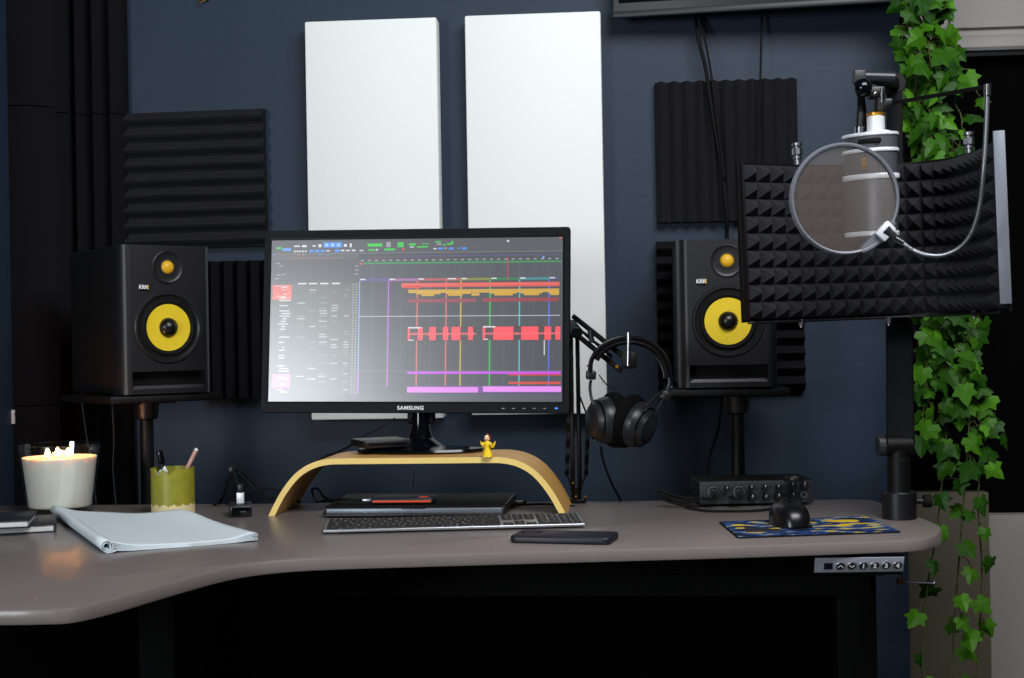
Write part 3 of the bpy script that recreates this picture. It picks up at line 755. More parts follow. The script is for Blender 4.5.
    g = MB(); g.M = PM; g.box((W / 2 - .0235, -.0004, .0088), (.0052, .0010, .0022), bev=.0003); g.build('power_light', 'indicator', bzo)
    # stand: neck and oval base
    nk = MB()
    nk.lathe([(.0, .010), (.040, .010), (.034, .016), (.022, .026), (.0165, .045), (.015, .075)], 40, Matrix.Identity(4))
    nk.build('neck', 'blackg', e)
    g = MB(); g.box((0, .010, .095), (.05, .02, .09), bev=.006); g.build('neck_bracket', 'blackg', e)
    g = MB(); g.lathe([(0, 0), (.112, 0), (.116, .003), (.113, .007), (.06, .0105), (0, .0115)], 64, Matrix.Translation((0, -.005, .0005)), sx=1, sy=.52); g.build('base', 'blackg', e)
    return e
MON = monitor()

# ---------------------------------------------------------------- things on the riser
# black box drive, turned
A = onZ(374, 452.5, ZR)
e = thing('external_drive', 'flat black drive box lying turned on the left of the riser', 'hard drive', (0, 0, 0), 0)
rz = YAW + R(22)
e.location = atD(381, 449, 2.62); e.location.z = ZR + .0112; e.rotation_euler.z = rz
e.location.x -= .0
MB().box((0, 0, .0075), (.088, .09, .0135), bev=.0025).build('housing', 'blackp', e)
MB().box((0, -.0454, .0075), (.07, .001, .0025)).build('front_slot', 'blackg', e)
for sx in (-1, 1):
    for sy in (-1, 1): MB().cyl((sx * .034, sy * .034, .0), (sx * .034, sy * .034, .001), .006).build('foot', 'rubber', e)
DRV = e

def figurine():
    p = onZ(487.5, 457.3, ZR)
    e = thing('angel_figurine', 'tiny yellow-dressed angel figurine with red hair on the riser', 'figurine', (p.x, p.y, ZR), YAW + R(-15))
    e.scale = (.86, .86, .86)
    d = MB(); d.lathe([(0, .0), (.0095, .0), (.0108, .001), (.0096, .006), (.0072, .013), (.0052, .019), (.0056, .023), (.0062, .027), (.0048, .031), (.0022, .033), (0, .0335)], 28, sy=.8)
    for s_ in (-1, 1):
        d.tube([(s_ * .0045, 0, .0295), (s_ * .0085, -.002, .0265), (s_ * .0080, -.0055, .0265)], .0024, 8, rs=lambda t: .0022 + .0012 * t)
    b = d.build('dress', 'yelp', e)
    h = MB(); h.sphere((0, -.0005, .0385), .0056, 20, sz=1.08); h.tube([(0, 0, .031), (0, 0, .036)], .002, 8, smooth=0)
    h.sphere((0, -.0062, .0378), .0008, 8)
    for s_ in (-1, 1):
        h.sphere((s_ * .0082, -.0068, .0268), .0017, 10); h.sphere((s_ * .0035, -.0065, .0012), .0018, 10)
    h.build('head_and_hands', 'skinp', e)
    g = MB(); g.lathe([(.0030, .0015), (.0054, .0020), (.0066, .0035), (.0064, .0060), (.0050, .0080), (.0025, .0093), (0, .0097)], 20, Matrix.Translation((0, .0012, .0350)))
    for s_ in (-1, 1): g.sphere((s_ * .0050, .0012, .0362), .0027, 10)
    g.sphere((.0005, .001, .0455), .0020, 10, sz=1.3); g.build('hair', 'red', e)
    for s_ in (-1, 1):
        w_ = MB(); w_.prism([(s_ * .002, .022), (s_ * .009, .026), (s_ * .0160, .0325), (s_ * .0150, .025), (s_ * .0115, .019), (s_ * .004, .0175)], 0, .0018, T=Matrix.Translation((0, .0065, 0)) @ Matrix.Rotation(R(90), 4, 'X'), bev=.0004)
        w_.build('wing', 'yelp', e)
    x = MB()
    for s_ in (-1, 1): x.sphere((s_ * .0020, -.0058, .0395), .0006, 8)
    x.build('eyes', 'rubber', e)
    MB().box((0, -.0060, .0360), (.0020, .0006, .0005)).build('mouth', 'red', e)
figurine()

# ---------------------------------------------------------------- laptop, portable drive, keyboard, phone
def laptop():
    a = onZ(324, 518.2, DZ); b = onZ(504.5, 517.2, DZ); d = b - a; rz = math.atan2(d.y, d.x); W = Vector((d.x, d.y)).length
    m_ = (a + b) / 2; D = .125; D = .20
    e = thing('closed_laptop', 'closed dark grey laptop lying under the bamboo riser', 'laptop', (m_.x, m_.y, DZ), rz)
    f = MB()
    f.box((0, D / 2, .0115), (W - .006, D, .0100), bev=.0022); f.build('base_body', 'laptopgrey', e)
    MB().box((0, D / 2 + .0, .0186), (W - .006, D, .0038), bev=.0015).build('lid', 'lidblack', e)
    MB().box((0, D / 2 + .0, .0045), (W, D + .004, .006), bev=.0024).build('underside_shell', 'blackp', e)
    for s_ in (-1, 1): MB().box((s_ * (W / 2 - .0015), D / 2, .0115), (.0055, D + .003, .016), bev=.002).build('side_guard', 'blackp', e)
    MB().box((0, -.0002, .0158), (.040, .0016, .0022), bev=.0006).build('lid_notch', 'blackp', e)
    for sx in (-1, 1):
        for sy in (.02, D - .02): MB().cyl((sx * .12, sy, 0), (sx * .12, sy, .002), .008).build('foot', 'rubber', e)
    return e, rz
M['lidblack'] = mat('dark_lid', rgb(9, 9, 11), .6, spec=.2)
M['laptopgrey'] = mat('space_grey_metal', rgb(112, 120, 130), .4, .5)
LAP, lrz = laptop()
def ssd():
    p = onZ(400.5, 505.5, DZ + .0205)
    e = thing('portable_drive', 'slim dark portable drive with an orange band on the laptop', 'hard drive', (p.x, p.y + .012, DZ + .0206), lrz)
    W, D = .108, .055
    MB().box((0, D / 2, .0058), (W, D, .0114), bev=.0045, seg=3).build('body', 'phone', e)
    MB().box((0, D / 2 - .0006, .0052), (W - .006, D + .0002, .0036), bev=.0012).build('orange_band', 'orange', e, label='orange rubber band')
    MB().box((.037, .010, .0118), (.016, .010, .0007)).build('corner_tab', 'orange', e)
    MB().box((-W / 2 - .009, D / 2, .0050), (.020, .010, .0050), bev=.001).build('cable_plug', 'steel', e)
    a = Vector(e.location) + Matrix.Rotation(lrz, 3, 'Z') @ Vector((-W / 2 - .019, D / 2, .005))
    return a
plug = ssd()
back = lambda px, py, h=.004: onZ(px, py, DZ + h)
cable([plug, plug + Vector((-.04, .008, .001)), back(322, 501, .010), back(316, 501, .02), atD(312, 490, 2.60), atD(318, 489, 2.60), atD(324, 497, 2.6), atD(333, 502, 2.61)], .0022, 'black cable looping behind the left end of the laptop')
def keyboard():
    a = onZ(323, 534.8, DZ); b = onZ(585.5, 528.0, DZ); d = b - a; rz = math.atan2(d.y, d.x); W = Vector((d.x, d.y)).length
    e = thing('computer_keyboard', 'slim silver full-size keyboard with black keys in front of the laptop', 'keyboard', (a.x, a.y, DZ), rz)
    D = .100
    s = Matrix.Rotation(R(2.6), 4, 'X')
    o = MB(); o.box((W / 2, D / 2, .0050), (W, D, .0050), bev=.0018, seg=3, T=s); o.build('keyboard_base', 'alu', e)
    o = MB(); o.cyl((.02, D - .012, .0045), (W - .02, D - .012, .0045), .0042, n=16); o.build('rear_tube', 'alu', e)
    U = (W - .008) / 22.0; rows = []
    rows.append((.0, [1.25, 1.25, 1.25, 6.25, 1.25, 1.25, 2.5], [(15, 1), (16, 1), (17, 1)], [(18, 2), (20, 1), (21, 1)]))
    rows.append((1., [2.25] + [1] * 10 + [2.75], [(16, 1)], [(18, 1), (19, 1), (20, 1), (21, 1)]))
    rows.append((2., [1.75] + [1] * 11 + [2.25], [], [(18, 1), (19, 1), (20, 1), (21, 1)]))
    rows.append((3., [1.5] + [1] * 12 + [1.5], [(15, 1), (16, 1), (17, 1)], [(18, 1), (19, 1), (20, 1), (21, 1)]))
    rows.append((4., [1] * 13 + [2], [(15, 1), (16, 1), (17, 1)], [(18, 1), (19, 1), (20, 1), (21, 1)]))
    rows.append((5., [15 / 14] * 14, [(15, 1), (16, 1), (17, 1)], [(18, 1), (19, 1), (20, 1), (21, 1)]))
    keys = []; V = (D - .010) / 6.0
    for r_, ws, nav, pad in rows:
        x = 0
        for w_ in ws: keys.append((x, w_, r_)); x += w_
        for x_, w_ in nav: keys.append((x_ + .12, w_, r_))
        for x_, w_ in pad: keys.append((x_ + .22 - .02, w_ - (.2 if x_ == 21 else 0), r_))
    rest = MB(); n = 0
    for x, w_, r_ in keys:
        mb = rest if n >= 100 else MB()
        mb.box((.004 + (x + w_ / 2) * U, .0035 + (r_ + .5) * V, .0083), (w_ * U - .0026, V - .0026, .0018), bev=.0006, seg=1, T=s)
        if n < 100: mb.build('key', 'key', e)
        n += 1
    o = rest.build('keys', 'key', e); o['kind'] = 'stuff'
    lg = MB(); rg4 = random.Random(3)
    for x, w_, r_ in keys:
        for dx in ((0,) if w_ < 2 else (-.3,)):
            lg.box((.004 + (x + w_ / 2 + dx) * U, .0035 + (r_ + .55) * V, .00925), (.0036, .0042, .0001), T=s)
    o = lg.build('key_legends', 'keyprint', e)
M['keyprint'] = mat('key_print', rgb(120, 120, 122), .5)
keyboard()
def phone():
    a = onZ(509, 543.2, DZ); b = onZ(601, 545.2, DZ); c = onZ(616.5, 537.5, DZ)
    d = b - a; rz = math.atan2(d.y, d.x)
    W = .151; e = thing('smartphone', 'black smartphone in a dark case lying in front of the keyboard', 'phone', ((a.x), a.y, DZ), rz)
    D = .073
    b_ = bmesh.new()
    def rr(x0, y0, x1, y1, r, k=6):
        o_ = []
        for (cx2, cz2, a0) in ((x1 - r, y0 + r, -90), (x1 - r, y1 - r, 0), (x0 + r, y1 - r, 90), (x0 + r, y0 + r, 180)):
            for q in range(k + 1): t = R(a0 + 90 * q / k); o_.append((cx2 + r * math.cos(t), cz2 + r * math.sin(t)))
        return o_
    MB().prism(rr(0, 0, W, D, .011), 0, .0108, bev=.0028).build('case', 'phone', e, angle=50)
    cm = MB(); cm.prism(rr(.006, D - .034, .036, D - .005, .007), .0105, .0122, bev=.0005); cm.build('camera_bump', 'phone', e)
    MB().box((W - .0003, D / 2, .0050), (.001, .009, .0026), bev=.0004).build('charging_port', 'rubber', e)
    g = MB()
    for k in (-1, 1):
        for q in range(3): g.cyl((W - .0006, D / 2 + k * (.012 + .004 * q), .005), (W + .0003, D / 2 + k * (.012 + .004 * q), .005), .0010, n=8)
    g.build('speaker_holes', 'rubber', e)
phone()

# ---------------------------------------------------------------- mouse pad and mouse
def mousepad():
    c4 = [onZ(719, 523.2, DZ), onZ(737.5, 538.8, DZ), onZ(901, 533.0, DZ), onZ(866, 517.5, DZ)]
    m_ = sum(c4, Vector()) / 4; d = c4[2] - c4[1]; rz = math.atan2(d.y, d.x)
    e = thing('mouse_pad', 'blue and yellow patterned cloth mouse pad at the right of the desk', 'mouse pad', (m_.x, m_.y, DZ), rz)
    q = [Matrix.Rotation(-rz, 3, 'Z') @ (c - m_) for c in c4]
    pts2 = []
    for i in range(4):
        a, b, c = q[i - 1], q[i], q[(i + 1) % 4]
        for t in (.04, .012): pts2.append(b.lerp(a, t * 1.0))
        for t in (.012, .04): pts2.append(b.lerp(c, t))
    pts2 = [(p.x, p.y) for p in pts2]
    MB().prism(pts2, 0, .0024, bev=.0006).build('rubber_base', 'rubber', e)
    sc = [(x * .985, y * .97) for x, y in pts2]
    MB().prism(sc, .0023, .0030).build('cloth_top', 'pad', e)
    z = .0030
    dk = MB(); dk.prism([(-.11, -.048), (-.095, .012), (-.085, .016), (-.06, -.02), (-.04, -.046)], z, z + .0002); dk.build('dark_patch', 'coverdark', e)
    yl = MB()
    for cx_, cy_, a_, b_ in ((.075, .042, .026, .014), (-.098, .038, .010, .006), (.02, .036, .010, .005), (-.105, .0, .008, .006), (.085, .004, .03, .005), (.045, -.008, .03, .0045), (-.03, -.016, .035, .005), (-.045, .02, .008, .004)):
        yl.prism([(cx_ + a_ * math.cos(2 * PI * k / 18), cy_ + b_ * math.sin(2 * PI * k / 18)) for k in range(18)], z, z + .00025)
    yl.build('yellow_blotches', 'padyellow', e)
    return e
M['coverdark'] = mat('dark_print', rgb(20, 24, 32), .85)
M['padyellow'] = mat('yellow_print', rgb(206, 172, 22), .85)
PADO = mousepad()
def mouse():
    p = onZ(791.5, 527.0, DZ + .0032)
    e = thing('computer_mouse', 'black wireless mouse on the patterned pad', 'mouse', (p.x, p.y + .028, DZ + .0033), YAW + R(5))
    b = MB(); n = 28; vs = []; fs = []; ns = 14
    # domed shell: superellipse footprint, height profile
    W, Ln, H = .0285, .050, .036
    rings = 10
    for k in range(rings + 1):
        t = k / rings; s = math.cos(t * PI / 2) ** .55 if t < 1 else 0; bul = 1 + .05 * math.sin(t * PI)
        z = .002 + H * math.sin(t * PI / 2)
        for i in range(n):
            a = 2 * PI * i / n; ca, sa = math.cos(a), math.sin(a)
            x = W * s * bul * math.copysign(abs(ca) ** .8, ca); y = Ln * s * math.copysign(abs(sa) ** .85, sa) + .004 * t
            zz = z * (1 - .10 * (sa < 0) * abs(sa) * t)
            vs.append((x, y, zz))
    for k in range(rings):
        for i in range(n): j = (i + 1) % n; fs.append((k * n + i, k * n + j, (k + 1) * n + j, (k + 1) * n + i))
    fs.append(tuple(range(n - 1, -1, -1))); fs.append(tuple(range(rings * n, (rings + 1) * n)))
    b.add(vs, fs); b.build('shell', 'blackg2', e, angle=60)
    MB().cyl((-.0035, .030, .0335), (.0035, .030, .0335), .006, n=18).build('scroll_wheel', 'rubber', e)
    g = MB(); g.tube([(0, .049, .020), (0, .042, .0315), (0, .030, .0375), (0, .012, .0396)], .0004, 5); g.build('button_seam', 'rubber', e)
    MB().box((0, 0, .0012), (.05, .085, .0024), bev=.0008).build('sole', 'rubber', e)
M['blackg2'] = mat('satin_black_plastic', rgb(15, 15, 18), .28)
mouse()

# ---------------------------------------------------------------- audio interface
def interface():
    a = onZ(699.4, 507.0, DZ); b = onZ(813.4, 504.8, DZ); d = b - a; rz = YAW * .3; W = Vector((d.x, d.y)).length
    e = thing('audio_interface', 'dark metal audio interface box with knobs and jacks at the back of the desk', 'audio interface', (a.x, a.y, DZ), math.atan2(d.y, d.x))
    H = .0405; D = .11; z0 = .004
    MB().box((W / 2, D / 2, z0 + H / 2), (W, D, H), bev=.002).build('casing', 'blackm', e)
    MB().box((W / 2, -.0012, z0 + H / 2), (W - .002, .0028, H - .001), bev=.001).build('front_plate', 'dkgrey', e)
    for x in (.02, W - .02):
        for y in (.02, D - .02): MB().cyl((x, y, 0), (x, y, z0 + .001), .008, n=16).build('foot', 'rubber', e)
    s = W / 114.0
    def fx(px): return (px / 3.2 + 640 - 699.4) * s
    def fz(py): return z0 + H * (1 - (py - 165) / 77.0)
    for px, py in ((233, 200), (315, 200)):
        j = MB().cyl((fx(px), -.002, fz(py)), (fx(px), -.007, fz(py)), .0115, n=28).build('input_jack', 'blackp', e)
        MB().lathe([(.0085, 0), (.0105, .0005), (.0105, .0015), (.0085, .0018)], 24, Matrix.Translation((fx(px), -.0066, fz(py))) @ Matrix.Rotation(R(90), 4, 'X')).build('jack_ring', 'steel', j)
    for px, py, r_ in ((276, 188, .0045), (354, 186, .0045), (398, 186, .0052), (440, 186, .0045), (357, 220, .0068), (400, 220, .0060), (441, 218, .0072), (486, 182, .0072), (524, 182, .0072), (487, 216, .0075)):
        k = MB(); k.cyl((fx(px), -.002, fz(py)), (fx(px), -.014, fz(py)), r_ * 1.08, r_ * .9, n=24); ko = k.build('knob', 'blackp', e)
        MB().box((fx(px), -.0142, fz(py) + r_ * .5), (.0009, .0006, r_ * .7)).build('pointer', 'white', ko)
    hp = MB().lathe([(.0038, 0), (.0062, 0), (.0066, .001), (.0062, .002), (.0038, .002)], 24, Matrix.Translation((fx(524), -.0024, fz(214))) @ Matrix.Rotation(R(90), 4, 'X')).build('headphone_socket', 'steel', e)
    t = MB()
    for px in (235, 276, 314, 354, 400, 441): 
        t.box((fx(px), -.0028, fz(173)), (.008 if px != 400 else .018, .0004, .0010))
    for px in (276, 372, 425, 441, 524): t.box((fx(px), -.0028, fz(235)), (.007, .0004, .0009))
    t.build('printed_labels', 'steel', e)
    return e
IF = interface()
p = onZ(795, 481, DZ + .047); 
e = thing('volume_puck', 'small round black knob unit on top of the audio interface', 'knob unit', (p.x, p.y + .015, DZ + .0447))
MB().lathe([(0, 0), (.0150, 0), (.0155, .001), (.0155, .008), (.0145, .0100), (0, .0105)], 32).build('dial', 'blackp', e)
MB().lathe([(.0160, 0), (.0172, .0005), (.0172, .003), (.0158, .004)], 32).build('base_ring', 'rubber', e)
# plugs and cables of the interface
def W_if(px, py, y):   # on the interface front, y metres in front of it
    s = Vector(IF.location); rz = IF.rotation_euler.z
    a = onZ(699.4, 507.0, DZ); x = (px - 699.4) * (Vector((onZ(813.4, 504.8, DZ) - a).xy).length / 114)
    z = (506 - py) * .00178
    return s + Matrix.Rotation(rz, 3, 'Z') @ Vector((x, y, z))
for (px, py, lab, via) in ((712.8, 492.5, 'black audio plug and cable in the left jack of the interface', [(700, 498), (686, 498), (672, 495), (662, 491), (657, 491), (664, 496), (675, 500), (690, 504)]),
                           (738.5, 492.5, 'black audio plug and cable in the second jack of the interface', [(728, 497), (712, 500), (695, 501), (680, 500), (668, 497), (664, 499), (678, 504), (700, 506)])):
    e = thing('audio_cable', lab, 'cable', W_if(px, py, -.008))
    L0 = Vector(e.location)
    MB().cyl((0, 0, 0), (0, -.020, 0), .0080, .0072, n=18).build('plug', 'blackp', e)
    MB().tube([Vector((0, -.018, 0)), Vector((-.008, -.034, -.006))] + [atD(x, y, 2.545 if k < len(via) - 2 else 2.53) - L0 for k, (x, y) in enumerate(via)], .0026, 8).build('cord', 'rubber', e, angle=180)
e = thing('audio_cable', 'black cable curling from the interface front past the mouse', 'cable', W_if(792, 498, -.015))
L0 = Vector(e.location)
MB().cyl((0, 0, 0), (0, -.010, 0), .0036, n=14).build('plug', 'blackp', e)
MB().tube([Vector((0, -.009, 0)), Vector((-.006, -.020, -.005)), onZ(778, 507, DZ + .004) - L0, onZ(760, 510.2, DZ + .003) - L0, onZ(735, 511, DZ + .003) - L0, onZ(705, 510.5, DZ + .003) - L0, onZ(685, 507, DZ + .003) - L0], .0022, 8).build('cord', 'rubber', e, angle=180)
cable([onZ(690, 500, DZ + .01), atD(697, 488, 2.70), atD(700, 482, 2.72), atD(694, 486, 2.72), atD(680, 497, 2.68), atD(663, 497, 2.6)], .0024, 'black cable arching behind the left corner of the interface')

# ---------------------------------------------------------------- candle
def candle():
    base = atD(60.5, 512, 2.635); base.z = DZ
    e = thing('candle_jar', 'large lit cream candle in a clear glass jar at the left', 'candle', base)
    g = MB()
    g.lathe([(0, .0), (.054, .0), (.0578, .003), (.0585, .008), (.0720, .1205), (.0722, .1228), (.0708, .1240), (.0692, .1228), (.0690, .1205), (.0560, .0125), (.052, .0100), (0, .0095)], 64)
    g.build('glass_jar', 'glass', e, angle=45)
    x = MB(); x.lathe([(0, .0104), (.053, .0104), (.0550, .0135), (.0654, .0990), (.0657, .1005), (.0640, .0985), (.050, .0962), (.030, .0955), (0, .0950)], 64)
    x.build('wax', 'waxg', e, angle=60)
    for (dx, dy, h) in ((-.0165, -.016, .0145), (-.0085, .010, .0165), (.0165, -.004, .0135)):
        wk = MB(); wk.tube([(dx, dy, .0945), (dx + .0005, dy, .099), (dx + .001, dy, .103)], .0009, 6); wo_ = wk.build('wick', 'rubber', e)
        fl = MB(); fl.lathe([(0, 0), (.0022, .0020), (.0040, .0055), (.0040, .0080), (.0028, .0115), (.0013, .0150), (0, h)], 16, Matrix.Translation((dx + .001, dy, .1005)))
        fl.build('flame', 'flame', wo_, angle=180)
M['flame'] = mat('flame', (0, 0, 0, 1), .9, spec=0, emit=(1.0, .34, .06, 1), estr=320)
M['waxg'] = mat('translucent_wax', rgb(240, 236, 228), .45)
bw = M['waxg'].node_tree.nodes['Principled BSDF']; bw.inputs['Subsurface Weight'].default_value = .25; bw.inputs['Subsurface Radius'].default_value = (.02, .010, .006); bw.inputs['Subsurface Scale'].default_value = .6
candle()

# ---------------------------------------------------------------- pen cup and its contents
def cup():
    base = atD(173.2, 512, 2.585); base.z = DZ
    e = thing('pen_cup', 'olive green glazed cup with a cream base and notched rim', 'cup', base)
    n = 72; Rr = .0382; H = .0815; th = .0035
    def rim(a):
        h = H; d1 = abs((a - (-PI / 2 - .42) + PI) % (2 * PI) - PI); d2 = abs((a - (-PI / 2 + .12) + PI) % (2 * PI) - PI)
        if d1 < .20: h -= .012 * math.cos(d1 / .20 * PI / 2)
        if d2 < .26: h -= .010 * math.cos(d2 / .26 * PI / 2)
        return h
    def zig(a): return .0175 + .0020 * math.sin(a * 14) + .0012 * math.sin(a * 31 + 1)
    def wall_(zl, zh, name, m, bottom):
        vs = []; fs = []
        rows = 5
        for r_, ins in ((Rr, 0), (Rr - th, 1)):
            for k in range(rows):
                for i in range(n):
                    a = 2 * PI * i / n; z = zl(a) + (zh(a) - zl(a)) * k / (rows - 1); vs.append((r_ * math.cos(a), r_ * math.sin(a), z))
        K = rows * n
        for k in range(rows - 1):
            for i in range(n):
                j = (i + 1) % n; fs.append((k * n + i, k * n + j, (k + 1) * n + j, (k + 1) * n + i)); fs.append((K + k * n + i, K + (k + 1) * n + i, K + (k + 1) * n + j, K + k * n + j))
        for i in range(n):
            j = (i + 1) % n; fs.append(((rows - 1) * n + i, (rows - 1) * n + j, K + (rows - 1) * n + j, K + (rows - 1) * n + i)); fs.append((i, K + i, K + j, j))
        mb = MB(); mb.add(vs, fs)
        if bottom: mb.lathe([(0, 0), (Rr - .001, 0), (Rr - .001, .004), (0, .004)], 48)
        mb.build(name, m, e, angle=45)
    wall_(zig, rim, 'glazed_wall', 'green', False)
    wall_(lambda a: .0, zig, 'clay_base', 'cream', True)
    return e
CUP = cup(); cb = Vector(CUP.location)
e = thing('marker_pen', 'black marker pen leaning left in the green cup', 'pen', cb + Vector((-.008, .012, .0045))); e.rotation_euler = (R(3), R(-9), 0)
MB().cyl((0, 0, 0), (0, 0, .085), .0058, n=18).build('barrel', 'blackp', e); MB().cyl((0, 0, .085), (0, 0, .108), .0064, n=18).build('cap', 'blackg', e)
MB().box((0, -.0072, .096), (.003, .0015, .022), bev=.0005).build('clip', 'blackg', e)
e = thing('printed_pencil', 'pink and white printed pencil leaning right in the green cup', 'pencil', cb + Vector((-.012, 0, .006))); e.rotation_euler = (0, R(27), R(8))
MB().cyl((0, 0, 0), (0, 0, .118), .0038, n=6, ch=.0002).build('barrel', 'pencil', e, angle=20); MB().cyl((0, 0, .118), (0, 0, .1215), .0036, .0030, n=12).build('end_cap', 'white', e)
MB().cyl((0, 0, -.001), (0, 0, .001), .0010, .003, n=8).build('tip', 'woodtop', e)
e = thing('slim_pen', 'slim grey pen beside the printed pencil in the green cup', 'pen', cb + Vector((-.010, .012, .006))); e.rotation_euler = (0, R(25), R(4))
MB().cyl((0, 0, 0), (0, 0, .108), .0030, n=14).build('barrel', 'steel', e); MB().cyl((0, 0, .108), (0, 0, .113), .0022, n=12).build('push_button', 'chrome', e)
e = thing('paper_slip', 'crumpled white slip of paper sticking out of the green cup', 'paper', cb + Vector((-.010, -.026, .050)))
rg5 = random.Random(11); vs = []; fs = []
for i in range(7):
    for j in range(7):
        x = (i - 3) * .0036; z = j * .0052; z += (.006 if i == 4 else 0) * (j / 6)
        vs.append((x + rg5.uniform(-.001, .001), rg5.uniform(-.0022, .0022) + .002 * math.sin(i * 1.7), z + rg5.uniform(-.0012, .0012) - (abs(i - 4) * .0014) * (j / 6)))
for i in range(6):
    for j in range(6): a = i * 7 + j; fs.append((a, a + 1, a + 8, a + 7))
mb = MB(); mb.add(vs, fs); o = mb.build('crumpled_sheet', 'paper', e, recalc=False); o.modifiers.new('t', 'SOLIDIFY').thickness = .0006

# ---------------------------------------------------------------- notepad with rolled cover, books
def notepad():
    e = thing('notepad', 'open white paper notepad with its cover rolled up along the left edge', 'notepad', (0, 0, 0))
    A = onZ(55, 515, DZ); B = onZ(107, 553.5, DZ); Cc = onZ(258.5, 541.5, DZ); D_ = onZ(187, 519.5, DZ)
    o0 = (A + B + Cc + D_) / 4; o0.z = DZ; e.location = o0
    def P(u, v): return (A.lerp(D_, u)).lerp(B.lerp(Cc, u), v) - o0      # v=0 back, 1 front
    rg = random.Random(4); layers = 9; 
    def sheet(name, zoff, warp, sh, parent, m='paper', n=26):
        vs = []; fs = []
        for i in range(n + 1):
            for j in range(n + 1):
                u = .02 + .98 * i / n * (1 - sh); v = j / n
                p = P(u, v); 
                z = zoff * (1 - .25 * u) + warp * (.0075 * math.exp(-((u - .97) / .10) ** 2) * (.35 + .65 * v) + .009 * math.exp(-((u - .92) / .22) ** 2) * math.exp(-(v / .35) ** 2) + .008 * math.exp(-(u / .12) ** 2) + .003 * math.sin(u * 5 + v * 2) * u * (1 - u) * 2)
                vs.append((p.x, p.y, max(z, .0006)))
        for i in range(n):
            for j in range(n): a = i * (n + 1) + j; fs.append((a, a + 1, a + n + 2, a + n + 1))
        mb = MB(); mb.add(vs, fs); o = mb.build(name, m, parent, angle=60, recalc=False)
        s = o.modifiers.new('thickness', 'SOLIDIFY'); s.thickness = .0011; s.offset = -1
        return o
    for k in range(6):
        sheet('page', .0020 + .0012 * k, .25 + .15 * k, rg.uniform(0, .02), e)
    # rolled cover: spiral extruded along the left edge
    a0 = A - o0; b0 = B - o0; ax = (b0 - a0).normalized(); side = Vector((0, 0, 1)).cross(ax)
    if side.dot(P(1, .5) - P(0, .5)) < 0: side = -side
    prof = []
    for k in range(46):
        t = k / 45; a = t * 2 * PI * 2.1 - PI / 2; r_ = .0092 - .0058 * t
        prof.append((r_ * math.cos(a) - .001, r_ * math.sin(a) + .0100))
    prof = [(.012, .0035), (.006, .0014)] + prof
    vs = []; fs = []; m_ = 9
    for q in range(m_):
        p = a0.lerp(b0, q / (m_ - 1)) + ax * (.004 if q == m_ - 1 else 0)
        sc = 1.0 + .06 * math.sin(q * .9)
        for x, z in prof: w_ = p + side * x * sc; vs.append((w_.x, w_.y, z * sc))
    n = len(prof)
    for q in range(m_ - 1):
        for i in range(n - 1): a = q * n + i; fs.append((a, a + 1, a + 1 + n, a + n))
    mb = MB(); mb.add(vs, fs); o = mb.build('rolled_cover', 'paper', e, angle=60, recalc=False)
    s = o.modifiers.new('thickness', 'SOLIDIFY'); s.thickness = .0009; s.offset = 0
notepad()
def book(corner, rz, W, D, H, z, label):
    e = thing('notebook', label, 'book', (corner.x, corner.y, z), rz, 'closed notebooks at the left end of the desk')
    MB().box((-W / 2 - .002, D / 2, H / 2), (W - .004, D - .004, H - .0042), bev=.0004).build('page_block', 'pages', e)
    MB().box((-W / 2, D / 2, .0011), (W, D, .0022), bev=.0008).build('back_cover', 'cover', e)
    MB().box((-W / 2, D / 2, H - .0011), (W, D, .0022), bev=.0008).build('front_cover', 'cover', e)
    MB().box((-W + .001, D / 2, H / 2), (.0024, D, H), bev=.0008).build('spine', 'cover', e)
c = onZ(56, 532.0, DZ)
book(c, YAW + R(17), .20, .14, .0135, DZ, 'dark-covered notebook lying flat on the desk, the lower one, its corner reaching the notepad')
c = onZ(30, 527.8, DZ + .0135)
book(c, YAW + R(13), .16, .13, .0125, DZ + .0136, 'dark-covered notebook lying on top of another one at the left edge')

# ---------------------------------------------------------------- usb hub with upright plug
def hub():
    a = onZ(230, 517.6, DZ); 
    e = thing('usb_hub', 'small dark usb hub on the desk behind the notepad', 'usb hub', (a.x + .0195, a.y, DZ), YAW + R(12))
    MB().box((0, .034, .0105), (.039, .068, .021), bev=.004, seg=3).build('casing', 'dkgrey', e)
    MB().box((0, -.0003, .0105), (.033, .0012, .014), bev=.0008).build('front_face', 'blackg', e)
    MB().box((.004, -.0012, .0100), (.010, .0010, .0016)).build('port', 'steel', e)
    MB().box((.001, .022, .0214), (.018, .010, .0012)).build('top_socket', 'blackp', e)
    q = Vector(e.location) + Matrix.Rotation(e.rotation_euler.z, 3, 'Z') @ Vector((.0, .022, .021))
    return q
hq = hub()
e = thing('usb_cable', 'black usb cable with a silver plug standing upright in the hub', 'cable', hq)
MB().box((0, 0, .0105), (.0125, .0055, .019), bev=.0006).build('plug', 'whitemetal', e); MB().box((0, 0, .027), (.010, .007, .016), bev=.002).build('plug_boot', 'blackp', e)
L0 = hq
MB().tube([Vector((0, 0, .030)), atD(236.5, 483, 2.60) - L0, atD(235, 474, 2.61) - L0, atD(233, 469, 2.62) - L0], .0024, 8).build('cord', 'rubber', e, angle=180)
def up_(px, py, d): return atD(px, py, d)
cp = atD(232.5, 469.5, 2.63)
e = thing('cable_clip', 'round black cable holder above the usb hub', 'cable holder', cp)
MB().cyl((0, -.006, 0), (0, .006, 0), .0085, n=24).build('disc', 'rubber', e); MB().cyl((-.001, -.008, .001), (-.001, -.006, .001), .004, n=16).build('button', 'dkgrey', e)
MB().cyl((-.001, .006, -.002), (-.010, .02, -(cp.z - DZ)), .0022, n=8).build('stalk', 'rubber', e)
